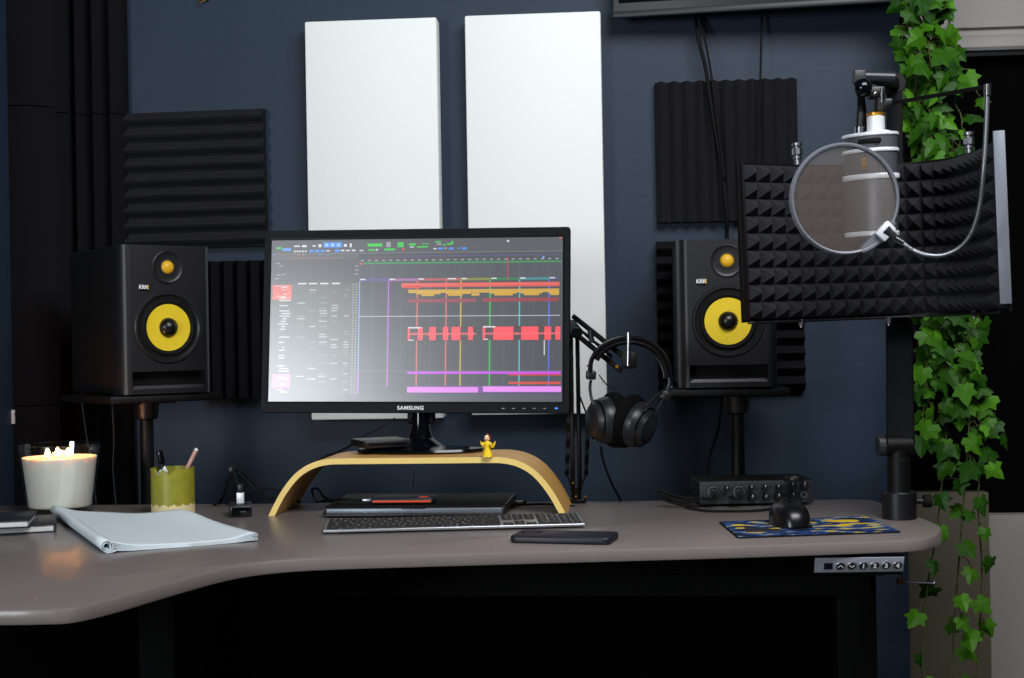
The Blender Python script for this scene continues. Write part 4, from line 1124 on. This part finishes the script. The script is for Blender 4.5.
cable([cp + Vector((.006, 0, .001)), atD(241, 470, 2.63), atD(250, 479, 2.64), atD(262, 492, 2.65), atD(271, 499, 2.66)], .0030, 'black cable from the round holder sloping down to the riser')
cable([cp + Vector((0, .008, -.004)), atD(244, 480, 2.68), atD(255, 489, 2.68), atD(268, 496, 2.68), atD(282, 500, 2.67), atD(300, 502, 2.66)], .0024, 'black cable passing behind the riser foot from the round holder')
cable([onZ(226, 505, DZ + .003), atD(238, 497, 2.68), atD(252, 490, 2.68), atD(268, 488, 2.68), atD(282, 492, 2.68), atD(290, 500, 2.67)], .0020, 'thin black cable arching low between the hub and the riser')
cable([atD(230, 474, 2.66), atD(227, 483, 2.66), atD(225, 492, 2.66), onZ(220, 502, DZ + .003), onZ(214, 504.5, DZ + .003)], .0026, 'black cable dropping left of the usb hub')
cable([onZ(505, 508, DZ + .003), onZ(520, 505, DZ + .004), onZ(545, 504, DZ + .004), onZ(556, 505, DZ + .003), atD(575, 506.5, 2.58)], .0022, 'black cable on the desk under the right side of the riser')
p = onZ(517, 504.5, DZ); e = thing('cable_adapter', 'small silver adapter on the desk beside the laptop', 'adapter', p, YAW)
MB().box((0, 0, .0035), (.022, .010, .006), bev=.001).build('shell', 'alu', e); MB().box((.013, 0, .0035), (.008, .007, .0045), bev=.0008).build('boot', 'rubber', e)
cable([atD(414, 470, 2.72), atD(413.5, 480, 2.72), atD(413, 496, 2.70), onZ(413, 505, DZ + .024)], .0011, 'thin grey wire hanging behind the laptop under the riser', m='dkgrey')
cable([atD(352, 445, 2.70), atD(338, 452, 2.70), atD(325, 457, 2.71), atD(313, 466, 2.72), atD(303, 480, 2.72), atD(300, 500, 2.72)], .0022, 'black cable running from the drive box down behind the riser')
cable([atD(395, 418, 2.80), atD(380, 428, 2.80), atD(360, 438, 2.78), atD(350, 444, 2.72)], .0012, 'thin grey cable slanting down from behind the monitor', m='dkgrey')

# ---------------------------------------------------------------- scissor arm with headphones
def boom():
    b = atD(576.5, 503, 2.64); b.z = DZ
    e = thing('scissor_boom_arm', 'black scissor boom arm clamped to the back of the desk right of the monitor', 'boom arm', b)
    L0 = b
    def p(px, py, d): return atD(px, py, d) - L0
    MB().box((0, 0, .004), (.034, .030, .008), bev=.002).build('clamp', 'blackm', e)
    MB().cyl((0, 0, .006), (0, 0, .028), .009, n=20).build('pivot', 'blackm', e)
    for dx in (-.0065, .0065):
        a = Vector((dx, 0, .022)); q = p(574 + dx * 500, 334, 2.64)
        MB().bar(a, q, .0060, .0075, bev=.001).build('lower_bar', 'blackm', e)
    for dx, n_ in ((-.017, 40), (.018, 40)):
        a = Vector((dx, .004, .050)); q = p(578 + dx * 560, 418, 2.642)
        s_ = MB(); s_.tube([a.lerp(q, t / 200) + Vector((.0034 * math.cos(t * 1.6), .0034 * math.sin(t * 1.6), 0)) for t in range(201)], .0011, 5, smooth=0)
        s_.build('spring', 'blackm', e)
        MB().cyl(Vector((dx * .4, 0, .026)), a, .0016, n=8).build('spring_rod', 'blackm', e); MB().cyl(q, p(576 + dx * 200, 396, 2.64), .0016, n=8).build('spring_rod', 'blackm', e)
    # screws
    for px, py in ((573, 483), (576, 496.5), (585.5, 496.5)):
        MB().cyl(p(px, py, 2.625), p(px, py, 2.618), .0022, n=12).build('screw', 'gold', e)
    # elbow and upper arm toward the headphones
    MB().cyl(p(571, 325, 2.65), p(577, 333, 2.61), .011, n=20).build('elbow', 'blackm', e)
    for (a, q) in (((573, 316, 2.63), (629, 361, 2.56)), ((571, 330, 2.63), (621, 371, 2.56))):
        MB().bar(p(*a), p(*q), .0070, .0080, bev=.001).build('upper_bar', 'blackm', e)
    a, q = p(577, 327, 2.62), p(612, 357, 2.58)
    MB().tube([a.lerp(q, t / 150) + Vector((0, .0034 * math.cos(t * 1.6), .0034 * math.sin(t * 1.6))) for t in range(151)], .0011, 5, smooth=0).build('spring', 'blackm', e)
    MB().cyl(p(590, 330, 2.60), p(592, 343, 2.60), .005, n=14).build('tension_knob', 'blackp', e)
    MB().box(p(629, 360, 2.56), (.026, .026, .030), bev=.004).build('head_joint', 'blackm', e)
    MB().cyl(p(617, 366.5, 2.545), p(617, 366.5, 2.538), .003, n=12).build('screw', 'gold', e)
    MB().cyl(p(628.2, 366, 2.515), p(628.8, 332, 2.515), .0042, n=18).build('mounting_tube', 'chrome', e, label='chrome tube')
    return e
boom()
def headphones():
    d0 = 2.545
    o0 = atD(629, 341, d0)
    e = thing('studio_headphones', 'black over-ear headphones hanging from the scissor boom arm', 'headphones', o0)
    def p(px, py, d=d0): return atD(px, py, d) - o0
    # headband: flat padded band along an arc
    arc = [(589.5, 372), (591, 360), (598, 349), (609, 341.5), (622, 337.5), (636, 337.5), (650, 342), (662, 352), (669, 365), (671.5, 380), (669.5, 390)]
    P = spline([p(x, y, d0 + .010 * math.sin(k / 10 * PI)) for k, (x, y) in enumerate(arc)], 5)
    def bandmesh(P, wid, th, off):
        vs = []; fs = []; n = len(P); cs = 10; cen = sum(P, Vector()) / n
        for i, q in enumerate(P):
            t = (P[min(i + 1, n - 1)] - P[max(i - 1, 0)]).normalized(); sd = Vector(fw); ou = t.cross(sd).normalized()
            if ou.dot(q - cen) < 0: ou = -ou
            c = q + ou * off
            for k in range(cs):
                a = 2 * PI * k / cs; vs.append(tuple(c + sd * (wid / 2 * math.copysign(abs(math.cos(a)) ** .7, math.cos(a))) + ou * (th / 2 * math.sin(a))))
        for i in range(n - 1):
            for k in range(cs): a = i * cs + k; b = i * cs + (k + 1) % cs; fs.append((a, b, b + cs, a + cs))
        fs.append(tuple(range(cs))); fs.append(tuple(range((n - 1) * cs, n * cs)))
        mb = MB(); mb.add(vs, fs); return mb
    bandmesh(P, .034, .008, -.001).build('headband', 'leather', e, angle=60)
    bandmesh(P[6:-6], .030, .0105, -.0085).build('band_padding', 'leather', e, angle=60)
    for (x, y, sx, ang_) in ((591, 375, 1, 5), (666, 396, -1, 30)):
        MB().box(p(x, y), (.017, .026, .016), rot=(0, R(ang_), YAW), bev=.003).build('band_end', 'blackp', e)
    for (x, y) in ((588, 366), (671.5, 387)): MB().cyl(p(x, y, d0 - .012), p(x, y, d0 - .017), .0024, n=10).build('rivet', 'chrome', e)
    # yokes
    MB().tube([p(591, 380), p(590, 388), p(592, 400, d0 - .006), p(597, 412, d0 - .010), p(601, 424, d0 - .008)], .0026, 8).build('yoke', 'blackp', e)
    MB().tube([p(665, 399), p(658, 410, d0 - .004), p(650, 421, d0 - .010), p(641, 430, d0 - .010), p(634, 434, d0 - .008)], .0026, 8).build('yoke', 'blackp', e)
    MB().tube([p(663, 391), p(654, 399, d0 + .010), p(645, 408, d0 + .012), p(641, 414, d0 + .012)], .0020, 8).build('yoke', 'blackp', e)
    # ear cups: each a housing and an ear pad, turned outward
    def cup_(cx, cy, ax, d):
        c = p(cx, cy, d); A = (rt * ax[0] + up * ax[1] - fw * ax[2]).normalized()    # outward
        T = Matrix.Translation(c) @ A.to_track_quat('Z', 'Y').to_matrix().to_4x4()
        h = MB().lathe([(0, .030), (.018, .0305), (.028, .027), (.031, .022), (.0345, .018), (.0395, .010), (.0410, .004), (.0410, -.003), (0, -.003)], 44, T).build('ear_cup', 'cupgrey', e, angle=30)
        MB().lathe([(.0345, .0185), (.036, .0200), (.037, .0190), (.0365, .0172)], 44, T).build('cup_ring', 'blackg', h)
        q = MB(); q.lathe([(.024, -.004), (.041, -.004), (.0475, -.008), (.0500, -.015), (.0480, -.023), (.041, -.0275), (.030, -.0235), (.024, -.018), (.023, -.010), (.024, -.004)], 44, T); q.build('ear_pad', 'velour', h, angle=60)
        MB().lathe([(0, -.006), (.024, -.006), (.024, -.009), (0, -.009)], 32, T).build('driver_cover', 'velour', h)
    M['cupgrey'] = mat('dark_grey_cup', rgb(27, 29, 34), .38)
    cup_(606, 420, (-.93, -.02, .36), d0 + .004)
    cup_(636, 424, (.80, -.30, .50), d0 - .004)
    MB().tube([p(599, 375, d0 - .008), p(606, 384, d0 - .01), p(612, 388, d0 - .012), p(617, 390, d0 - .012)], .0012, 6).build('bridge_wire', 'rubber', e)
    MB().tube([p(601, 447), p(602, 456, 2.56), p(607, 472, 2.58), p(614, 488, 2.62), p(621, 502, 2.655), p(624, 520, 2.72)], .0022, 8).build('cord', 'rubber', e, angle=180)
headphones()

# ---------------------------------------------------------------- microphone post on the right
def post():
    b = atD(899.5, 516, 2.335); b.z = DZ
    e = thing('microphone_stand', 'thick black desk post and arm at the right carrying microphone and shield', 'microphone stand', b, YAW)
    inv = Matrix.Rotation(-YAW, 3, 'Z')
    def p(px, py, d): return inv @ (atD(px, py, d) - b)
    MB().lathe([(0, 0), (.0265, 0), (.0275, .0015), (.0275, .042), (.0260, .0440), (0, .0440)], 40).build('base_collar', 'blackp', e)
    MB().cyl((0, 0, .042), (0, 0, .098), .0180, n=36, ch=.002).build('lower_tube', 'blackm', e)
    MB().cyl((.024, -.004, .028), (.040, -.004, .028), .0045, n=16).build('collar_screw', 'blackp', e)
    k = MB(); k.cyl((.038, -.004, .028), (.050, -.004, .028), .0105, n=12); k.build('collar_knob', 'rubber', e)
    zj_ = .118
    MB().cyl((-.022, 0, zj_), (.022, 0, zj_), .0175, n=32, ch=.002).build('tilt_joint', 'blackm', e)
    k = MB(); prof = [(0, 0), (.0155, 0), (.0165, .001), (.0165, .011), (.015, .012), (0, .012)]
    k.lathe(prof, 16, Matrix.Translation((-.034, 0, zj_)) @ Matrix.Rotation(R(90), 4, 'Y')); ko = k.build('knurled_knob', 'dkgrey', e, angle=10)
    MB().cyl((0, 0, .094), (0, 0, .112), .0165, n=28).build('joint_neck', 'blackm', e)
    A0 = Vector((.004, .0, zj_ + .004)); A1 = p(899, 322, 2.47); A2 = p(894, 84, 2.535)
    MB().bar(A0, A1, .044, .026, bev=.004).build('lower_arm', 'armm', e)
    MB().bar(A1, A2, .026, .022, bev=.003).build('upper_arm', 'armm', e)
    MB().cyl(A2 + Vector((0, .016, 0)), A2 + Vector((0, -.016, 0)), .018, n=24).build('top_joint', 'blackm', e)
    A3 = p(880, 78, 2.26)
    MB().bar(A2, A3, .020, .020, bev=.003).build('fore_arm', 'armm', e)
    MB().cyl(p(863, 77, 2.24), p(895, 78, 2.24), .0105, n=28, ch=.002).build('head_cylinder', 'headm', e)
    MB().box(p(859, 77, 2.235), (.017, .020, .019), bev=.0015).build('head_block', 'dkgrey', e)
    MB().sphere(p(863, 88, 2.205), .0140, 28, sz=1.05).build('ball_knob', 'blackg', e)
    MB().box(p(876, 93, 2.225), (.024, .022, .018), bev=.003).build('head_clamp', 'blackp', e)
    MB().cyl(p(882, 88, 2.205), p(881.5, 103, 2.205), .0026, n=14).build('clamp_bolt', 'chrome', e)
    MB().sphere(p(875, 93.5, 2.205), .0036, 14).build('bolt_cap', 'chrome', e)
    MB().cyl(p(880, 98, 2.222), p(880, 112, 2.222), .0085, .0100, n=24).build('thread_adapter', 'blackp', e)
    # clamp under the desktop
    MB().box((.002, .002, -.031), (.05, .05, .010), bev=.003).build('clamp_plate', 'blackm', e)
    MB().box((.004, .03, -.045), (.03, .012, .03), bev=.002).build('clamp_bracket', 'blackm', e)
    MB().cyl((-.003, -.012, -.040), (-.003, -.012, -.104), .0028, n=12).build('clamp_screw', 'bronze', e)
    MB().cyl((-.006, -.012, -.100), (.050, -.012, -.103), .0014, n=10).build('clamp_tommy_bar', 'steel', e)
    MB().sphere((.050, -.012, -.103), .0036, 12).build('bar_end', 'steel', e); MB().cyl((-.009, -.012, -.099), (.003, -.012, -.100), .0045, n=10).build('screw_head', 'bronze', e)
M['bronze'] = mat('dark_brass', rgb(96, 74, 42), .4, .8)
M['armm'] = mat('black_arm_metal', rgb(9, 10, 12), .7, spec=.12)
M['headm'] = mat('dark_satin_metal', rgb(44, 45, 52), .3, .3)
post()

# reflection shield
def shield():
    base = [(741.5, 2.30), (800, 2.365), (860, 2.405), (915, 2.405), (958, 2.35), (991, 2.23), (1008, 2.12)]
    z0, z1 = 1.082, 1.3265
    P = spline([Vector((atD(x, 240, d).x, atD(x, 240, d).y, 0)) for x, d in base], 10)
    # arc length resample
    def resample(P, n):
        L_ = [0]
        for a, b in zip(P, P[1:]): L_.append(L_[-1] + (b - a).length)
        out = []
        for k in range(n + 1):
            s = L_[-1] * k / n; i = max(j for j in range(len(L_)) if L_[j] <= s + 1e-9); i = min(i, len(P) - 2)
            t = (s - L_[i]) / max(1e-9, L_[i + 1] - L_[i]); out.append(P[i].lerp(P[i + 1], t))
        return out
    e = thing('reflection_shield', 'curved dark microphone reflection shield lined with pyramid foam', 'acoustic shield', (P[30].x, P[30].y, z0))
    e.rotation_euler = Matrix.Rotation(R(1.4), 3, -fw).to_euler()
    O = Vector((P[30].x, P[30].y, z0))
    e.rotation_euler = Matrix.Rotation(R(1.4), 3, -fw).to_euler()
    nc, nr = 22, 9
    Q = resample(P, nc * 2); H = z1 - z0
    def nrm(i):
        t = (Q[min(i + 1, len(Q) - 1)] - Q[max(i - 1, 0)]).normalized(); return Vector((t.y, -t.x, 0))      # toward camera
    vs = []; fs = []; N = len(Q)
    lean = lambda z: Vector((-.010 * (z / H - .5) * 0, 0, 0))
    for j in range(nr * 2 + 1):
        for i in range(N):
            pk = (i % 2 == 1) and (j % 2 == 1)
            d = .030 if pk else .012
            q = Q[i] + nrm(i) * d; vs.append((q.x - O.x, q.y - O.y, H * j / (nr * 2)))
    for j in range(nr * 2):
        for i in range(N - 1):
            a = j * N + i; b, c, d = a + 1, a + 1 + N, a + N
            # split so that the peak is always shared
            pa = (i % 2 == 1) == (j % 2 == 1)
            if (i + j) % 2 == 0: fs += [(a, b, c), (a, c, d)]
            else: fs += [(a, b, d), (b, c, d)]
    k0 = len(vs)
    for j in (0, nr * 2):
        for i in range(N): q = Q[i] + nrm(i) * .001; vs.append((q.x - O.x, q.y - O.y, H * j / (nr * 2)))
    for i in range(N - 1):
        fs.append((i, k0 + i, k0 + i + 1, i + 1)); t0 = nr * 2 * N; fs.append((t0 + i, t0 + i + 1, k0 + N + i + 1, k0 + N + i))
        fs.append((k0 + i, k0 + N + i, k0 + N + i + 1, k0 + i + 1))
    mb = MB(); mb.add(vs, fs)
    # ends
    for i in (0, N - 1):
        ids = [j * N + i for j in range(nr * 2 + 1)]; mb.f.append(tuple(ids + [k0 + N + i, k0 + i]))
    mb.build('pyramid_foam', 'foamshield', e, angle=12)
    # metal back plate
    Q2 = resample(P, 60); vs = []; fs = []
    def nr2(i):
        t = (Q2[min(i + 1, 60)] - Q2[max(i - 1, 0)]).normalized(); return Vector((t.y, -t.x, 0))
    for i in range(61):
        n_ = nr2(i)
        for dd, z in ((.0, -.005), (-.004, -.005), (-.004, H + .005), (.0, H + .005)):
            q = Q2[i] + n_ * dd; vs.append((q.x - O.x, q.y - O.y, z))
    for i in range(60):
        for k in range(4): a = i * 4 + k; b = i * 4 + (k + 1) % 4; fs.append((a, b, b + 4, a + 4))
    fs += [(0, 1, 2, 3), (243, 242, 241, 240)]
    MB().add(vs, fs).build('back_plate', 'blackm', e, angle=40)
    # lower lip rail and aluminium end
    rail = [Q2[i] + nr2(i) * .013 - Vector((O.x, O.y, 0)) + Vector((0, 0, -.006)) for i in range(0, 61, 3)]
    MB().tube(rail, .0022, 8, smooth=2).build('lower_rail', 'railm', e, angle=180)
    q = atD(1004.5, 220, 2.105)
    o = MB(); o.box((0, 0, 0), (.0165, .030, H + .006), bev=.0012, T=Matrix.Translation((q.x - O.x, q.y - O.y, H / 2 + .008)) @ Matrix.Rotation(YAW - R(18), 4, 'Z')); o.build('end_strip', 'endstrip', e, label='silver metal end strip')
    q = Q2[0] + nr2(0) * .014
    MB().box((0, 0, 0), (.003, .012, H + .004), bev=.001, T=Matrix.Translation((q.x - O.x - .003, q.y - O.y, H / 2)) @ Matrix.Rotation(R(35), 4, 'Z')).build('end_cap', 'blackm', e)
    for px, py, d in ((801, 321, 2.35), (888.5, 321.5, 2.39), (974, 316, 2.29)):
        c = atD(px, py - 1, d) - O
        MB().cyl(c + Vector((0, 0, -.004)), c + Vector((0, 0, .006)), .0042, n=6, ch=.0005).build('bottom_nut', 'steel', e)
        MB().cyl(c + Vector((0, 0, -.0075)), c + Vector((0, 0, -.004)), .0024, n=12).build('bolt_end', 'steel', e)
    for px, py, d in ((801.5, 162, 2.385), (973, 146, 2.34)):
        c = atD(px, py, d) - O; c.z = H + .003
        s = MB(); s.cyl(c, c + Vector((0, 0, .014)), .0050, n=18); s.cyl(c + Vector((0, 0, .013)), c + Vector((0, 0, .016)), .0078, n=24, ch=.0006)
        s.cyl(c + Vector((0, 0, .016)), c + Vector((0, 0, .019)), .0060, n=20, ch=.0003); s.cyl(c + Vector((0, 0, .019)), c + Vector((0, 0, .031)), .0088, n=10, ch=.001)
        s.cyl(c + Vector((0, 0, .031)), c + Vector((0, 0, .034)), .0055, n=20, ch=.0004); s.cyl(c + Vector((0, 0, .034)), c + Vector((0, 0, .040)), .0085, n=20, ch=.001)
        s.build('threaded_stud', 'steel', e)
    # bracket at the back to the arm
    c = atD(898, 240, 2.46) - O
    MB().box(c, (.06, .045, .05), rot=(0, 0, YAW), bev=.004).build('rear_bracket', 'blackm', e)
    return e
M['foamshield'] = mat('dark_grey_foam', rgb(36, 36, 41), .9, bump=.4, bscale=500, spec=.2)
M['railm'] = mat('rail_metal', rgb(30, 30, 33), .35, .3)
M['endstrip'] = mat('matt_silver', rgb(112, 118, 128), .5, .3)
shield()

def microphone():
    d0 = 2.20
    top = atD(870, 135, d0 + .01)
    e = thing('studio_microphone', 'large grey studio microphone hanging upside down behind the pop filter', 'microphone', top, YAW + R(2))
    e.rotation_euler = (0, 0, YAW - R(40))
    s = d0 / F
    # oval body, axis vertical, hanging down (local -z)
    W = .0445; SY = .60
    def ov(prof, n=48): return MB().lathe(prof, n, Matrix.Identity(4), sx=1, sy=SY)
    ov([(0, .002), (W, .001), (W + .001, 0), (W + .001, -.003), (W, -.004), (0, -.004)]).build('top_plate', 'whitemetal', e)
    ov([(0, -.004), (W - .0015, -.004), (W - .001, -.0235), (0, -.0235)]).build('collar_band', 'micgrey', e)
    MB().box((.010, -.0225, -.0125), (.036, .010, .0085), bev=.003).build('slot', 'rubber', e)
    ov([(0, -.0230), (W, -.0230), (W + .0008, -.0240), (W + .0008, -.0275), (W, -.0285), (0, -.0285)]).build('white_ring', 'whitemetal', e)
    ov([(0, -.028), (W - .002, -.028), (W - .0025, -.062), (0, -.062)]).build('body', 'micgrey', e)
    ov([(0, -.0615), (W + .0002, -.0615), (W + .001, -.063), (W + .001, -.068), (W, -.0695), (0, -.0695)]).build('grille_ring', 'whitemetal', e)
    ov([(0, -.069), (W - .002, -.069), (W - .002, -.146), (W - .003, -.150), (0, -.151)]).build('grille', 'grille', e)
    ov([(W - .0015, -.148), (W - .0005, -.150), (W - .0015, -.155), (0, -.157)]).build('grille_cap', 'whitemetal', e)
    g = MB(); g.box((.002, -.0258, -.044), (.008, .0016, .014)); g.box((.002, -.0258, -.054), (.013, .0016, .0015)); g.build('gold_emblem', 'gold', e)
    MB().cyl((.010, 0, .001), (.010, 0, .028), .0135, n=28, ch=.002).build('swivel_mount', 'whitemetal', e)
    MB().cyl((.010, 0, .0275), (.010, 0, .0325), .0140, n=28, ch=.001).build('brass_ring', 'gold', e)
    MB().lathe([(.0125, .001), (.022, .001), (.020, .004), (.0125, .006)], 28, Matrix.Translation((.012, 0, 0)), sy=.8).build('mount_flange', 'whitemetal', e)
    # XLR plug and cable
    p0 = Vector((-.0235, 0, .002)); 
    c = thing('microphone_cable', 'black microphone cable with a silver plug on the microphone top', 'cable', atD(860, 134, d0 + .025), 0)
    MB().cyl((0, 0, 0), (.0005, 0, .0115), .0082, n=24, ch=.001).build('plug_shell', 'chrome', c)
    MB().cyl((.0005, 0, .0112), (.001, 0, .034), .0070, .0060, n=22).build('plug_boot', 'blackp', c)
    MB().tube([Vector((.001, 0, .033)), Vector((.001, .002, .046)), Vector((.003, .010, .060)), Vector((.012, .05, .066)), Vector((.026, .12, .055)), Vector((.040, .20, .04)), Vector((.048, .26, -.02)), Vector((.050, .27, -.1))], .0042, 10).build('cord', 'rubber', c, angle=180)
microphone()

def popfilter():
    d0 = 2.06; c = atD(844.5, 199, d0)
    e = thing('pop_filter', 'round grey mesh pop filter on a silver gooseneck in front of the microphone', 'pop filter', c, 0)
    nrm_ = (-fw * math.cos(R(6)) + rt * math.sin(R(6))).normalized()
    T = nrm_.to_track_quat('Z', 'Y').to_matrix().to_4x4()
    Rr = .0785
    MB().lathe([(Rr - .0035, .0045), (Rr - .001, .0055), (Rr + .0015, .0035), (Rr + .0018, 0), (Rr + .0015, -.0035), (Rr - .001, -.0055), (Rr - .0035, -.0045), (Rr - .0040, 0), (Rr - .0035, .0045)], 80, T).build('hoop', 'hoop', e, angle=60)
    MB().lathe([(0, .0022), (.05, .0020), (Rr - .003, .0015)], 80, T).build('front_mesh', 'nylon', e, angle=180)
    MB().lathe([(0, -.0022), (.05, -.0020), (Rr - .003, -.0015)], 80, T).build('rear_mesh', 'nylon', e, angle=180)
    # widened rim plate by the clamp
    vs = []; fs = []; n = 16
    for k in range(n + 1):
        a = R(-72 + 48 * k / n); w_ = .0045 + .0075 * math.sin(PI * k / n) ** .8
        for r_, z in ((Rr - w_ - .0005, .0050), (Rr + .0018, .0050), (Rr + .0018, -.0050), (Rr - w_ - .0005, -.0050)): vs.append((r_ * math.cos(a), r_ * math.sin(a), z))
    for k in range(n):
        for q in range(4): a = k * 4 + q; b = k * 4 + (q + 1) % 4; fs.append((a, b, b + 4, a + 4))
    fs += [(0, 1, 2, 3), (4 * n + 3, 4 * n + 2, 4 * n + 1, 4 * n)]
    # T maps local x,y to image right/up up to track-quat roll; find it
    ex = T.to_3x3() @ Vector((1, 0, 0)); th_ = math.atan2(ex.dot(up), ex.dot(rt))
    fl = 1 if (T.to_3x3() @ Vector((0, 1, 0))).dot(up) * math.cos(th_) >= 0 else -1
    MB().add(vs, fs, T @ Matrix.Rotation(-th_, 4, 'Z')).build('rim_plate', 'hoop', e)
    p = lambda px, py, d=d0: atD(px, py, d) - c
    cl = MB(); cl.bar(p(879, 238), p(891, 225), .016, .018, bev=.002); cl.build('clamp_block', 'whitemetal', e)
    MB().cyl(p(885, 229, d0 - .004), p(894, 238, d0 - .002), .0080, .0065, n=16).build('clamp_hub', 'dkgrey', e)
    MB().cyl(p(893, 237), p(903, 243), .0045, n=18).build('neck_ferrule', 'chrome', e)
    gn = [(902, 242.5, 2.06), (912, 249.5, 2.06), (927, 255, 2.05), (942, 255.5, 2.045), (956, 250, 2.04), (967, 240, 2.03), (975, 224, 2.02), (980.5, 200, 2.01), (983.5, 170, 2.00), (985.5, 140, 2.00), (986.8, 112, 2.00), (987.2, 90, 2.00)]
    P = spline([p(*g) for g in gn], 14)
    # segmented gooseneck: radius ripples
    MB().tube(P, .0034, 12, smooth=0, rs=lambda t: .0031 + .0005 * (1 if int(t * 150) % 2 else 0)).build('gooseneck', 'steelg', e, angle=40)
    MB().cyl(p(987.3, 96, 2.00), p(987.5, 84, 2.00), .0050, n=18).build('end_ferrule', 'chrome', e)
    MB().bar(p(988, 86.5, 2.004), p(890, 103.5, 2.19), .0035, .0060, bev=.0008).build('clamp_arm', 'blackm', e)
    MB().box(p(888, 103, 2.192), (.012, .016, .012), bev=.002).build('arm_clamp', 'blackp', e)
M['hoop'] = mat('grey_hoop', rgb(104, 108, 116), .35)
M['steelg'] = mat('gooseneck_metal', rgb(130, 134, 140), .4, .9)
popfilter()

# ---------------------------------------------------------------- ivy garlands
LEAF = [(0, 0), (.22, -.16), (.46, -.02), (.40, .18), (.56, .42), (.28, .50), (.20, .72), (0, 1.0), (-.20, .72), (-.28, .50), (-.56, .42), (-.40, .18), (-.46, -.02), (-.22, -.16)]
def ivy(path, label, seed, dens, size=.041, depth=2.93, spread=14, dark=1.0):
    rg = random.Random(seed)
    P3 = [atD(x, y, depth + rg.uniform(-.02, .02)) for x, y in path]
    o0 = P3[0].copy()
    e = thing('ivy_garland', label, 'ivy', o0, 0, 'hanging ivy garlands')
    P = spline([q - o0 for q in P3], 8)
    st = MB(); st.tube(P, .0016, 6, smooth=0)
    L_ = MB(); cols = []
    acc = 0; nl = 0
    for a, b in zip(P, P[1:]):
        z = (a.z + o0.z); seg = (b - a).length
        acc += seg * dens(z)
        while acc > 0:
            acc -= 1
            q = a.lerp(b, rg.random())
            out = rt0 * rg.gauss(0, spread * .002) - fw * rg.uniform(-.02, .05)
            ctr = q + out + Vector((0, 0, rg.uniform(-.02, .01)))
            if out.length > .02: st.tube([q, q + out * .5 + Vector((0, 0, .006)), ctr], .0008, 4, smooth=3)
            s = size * rg.uniform(.70, 1.15)
            # frame: leaf tip mostly down, face toward the room
            nn = (-fw + rt0 * rg.gauss(0, .55) + up0 * rg.gauss(.25, .45)).normalized()
            dn = (-up0 + rt0 * rg.gauss(0, .75)); dn = (dn - nn * dn.dot(nn)).normalized(); sx = dn.cross(nn)
            c0 = rg.random(); base = (lambda t: (.010 + .052 * t, .052 + .150 * t, .002 + .006 * t))(c0 * c0 * dark)
            vs = [tuple(ctr + dn * (.36 * s) + nn * (.06 * s))]
            for x, y in LEAF:
                fold = abs(x) * .28 + .12 * (y - .4) ** 2
                vs.append(tuple(ctr + sx * (x * s) + dn * (y * s) - nn * (fold * s)))
            n = len(LEAF); fs = [(0, 1 + i, 1 + (i + 1) % n) for i in range(n)]
            L_.add(vs, fs)
            for i in range(n): k = rg.uniform(.88, 1.12); cols.append((base[0] * k, base[1] * k, base[2] * k, 1))
            nl += 1
    st.build('stem', 'stem', e, angle=180)
    lo = L_.build('foliage', 'leaf', e, angle=180, recalc=False); lo.data.polygons.foreach_set('use_smooth', [False] * len(lo.data.polygons)); paint(lo, cols)
    return nl
def dn1(z):       # thick above, thin near the floor
    return 110 if z > .95 else (70 if z > .82 else 22)
n = 0
n += ivy([(898, -60), (903, 0), (912, 50), (918, 100), (925, 160), (930, 250), (925, 330), (927, 400), (932, 440)], 'ivy garland at the left of the bunch, its top overlapping the blue wall end', 21, lambda z: 85, spread=9)
n += ivy([(930, -60), (925, 0), (930, 60), (936, 120), (942, 200), (940, 330), (946, 420), (938, 520), (926, 600), (922, 700)], 'ivy garland in the middle of the bunch, running down past the desk corner', 22, dn1, spread=11)
n += ivy([(915, -60), (935, 10), (930, 70), (938, 130), (955, 220), (962, 330), (970, 400), (962, 520), (955, 610), (950, 700)], 'ivy garland twisting in front of the others, reaching the bottom behind the desk', 23, dn1, spread=12)
n += ivy([(950, -60), (935, 20), (945, 75), (948, 120), (965, 220), (950, 330), (972, 380), (984, 430), (978, 500), (982, 580), (975, 700)], 'ivy garland at the right of the bunch, hanging against the grey wall', 24, lambda z: 24 if z > 1.30 else (95 if z > .86 else 17), spread=12)
n += ivy([(920, -60), (952, 30), (958, 66), (972, 72), (955, 100), (962, 125), (950, 200)], 'short ivy sprig reaching right across the dark window', 25, lambda z: 17, spread=14)
print('leaves', n)
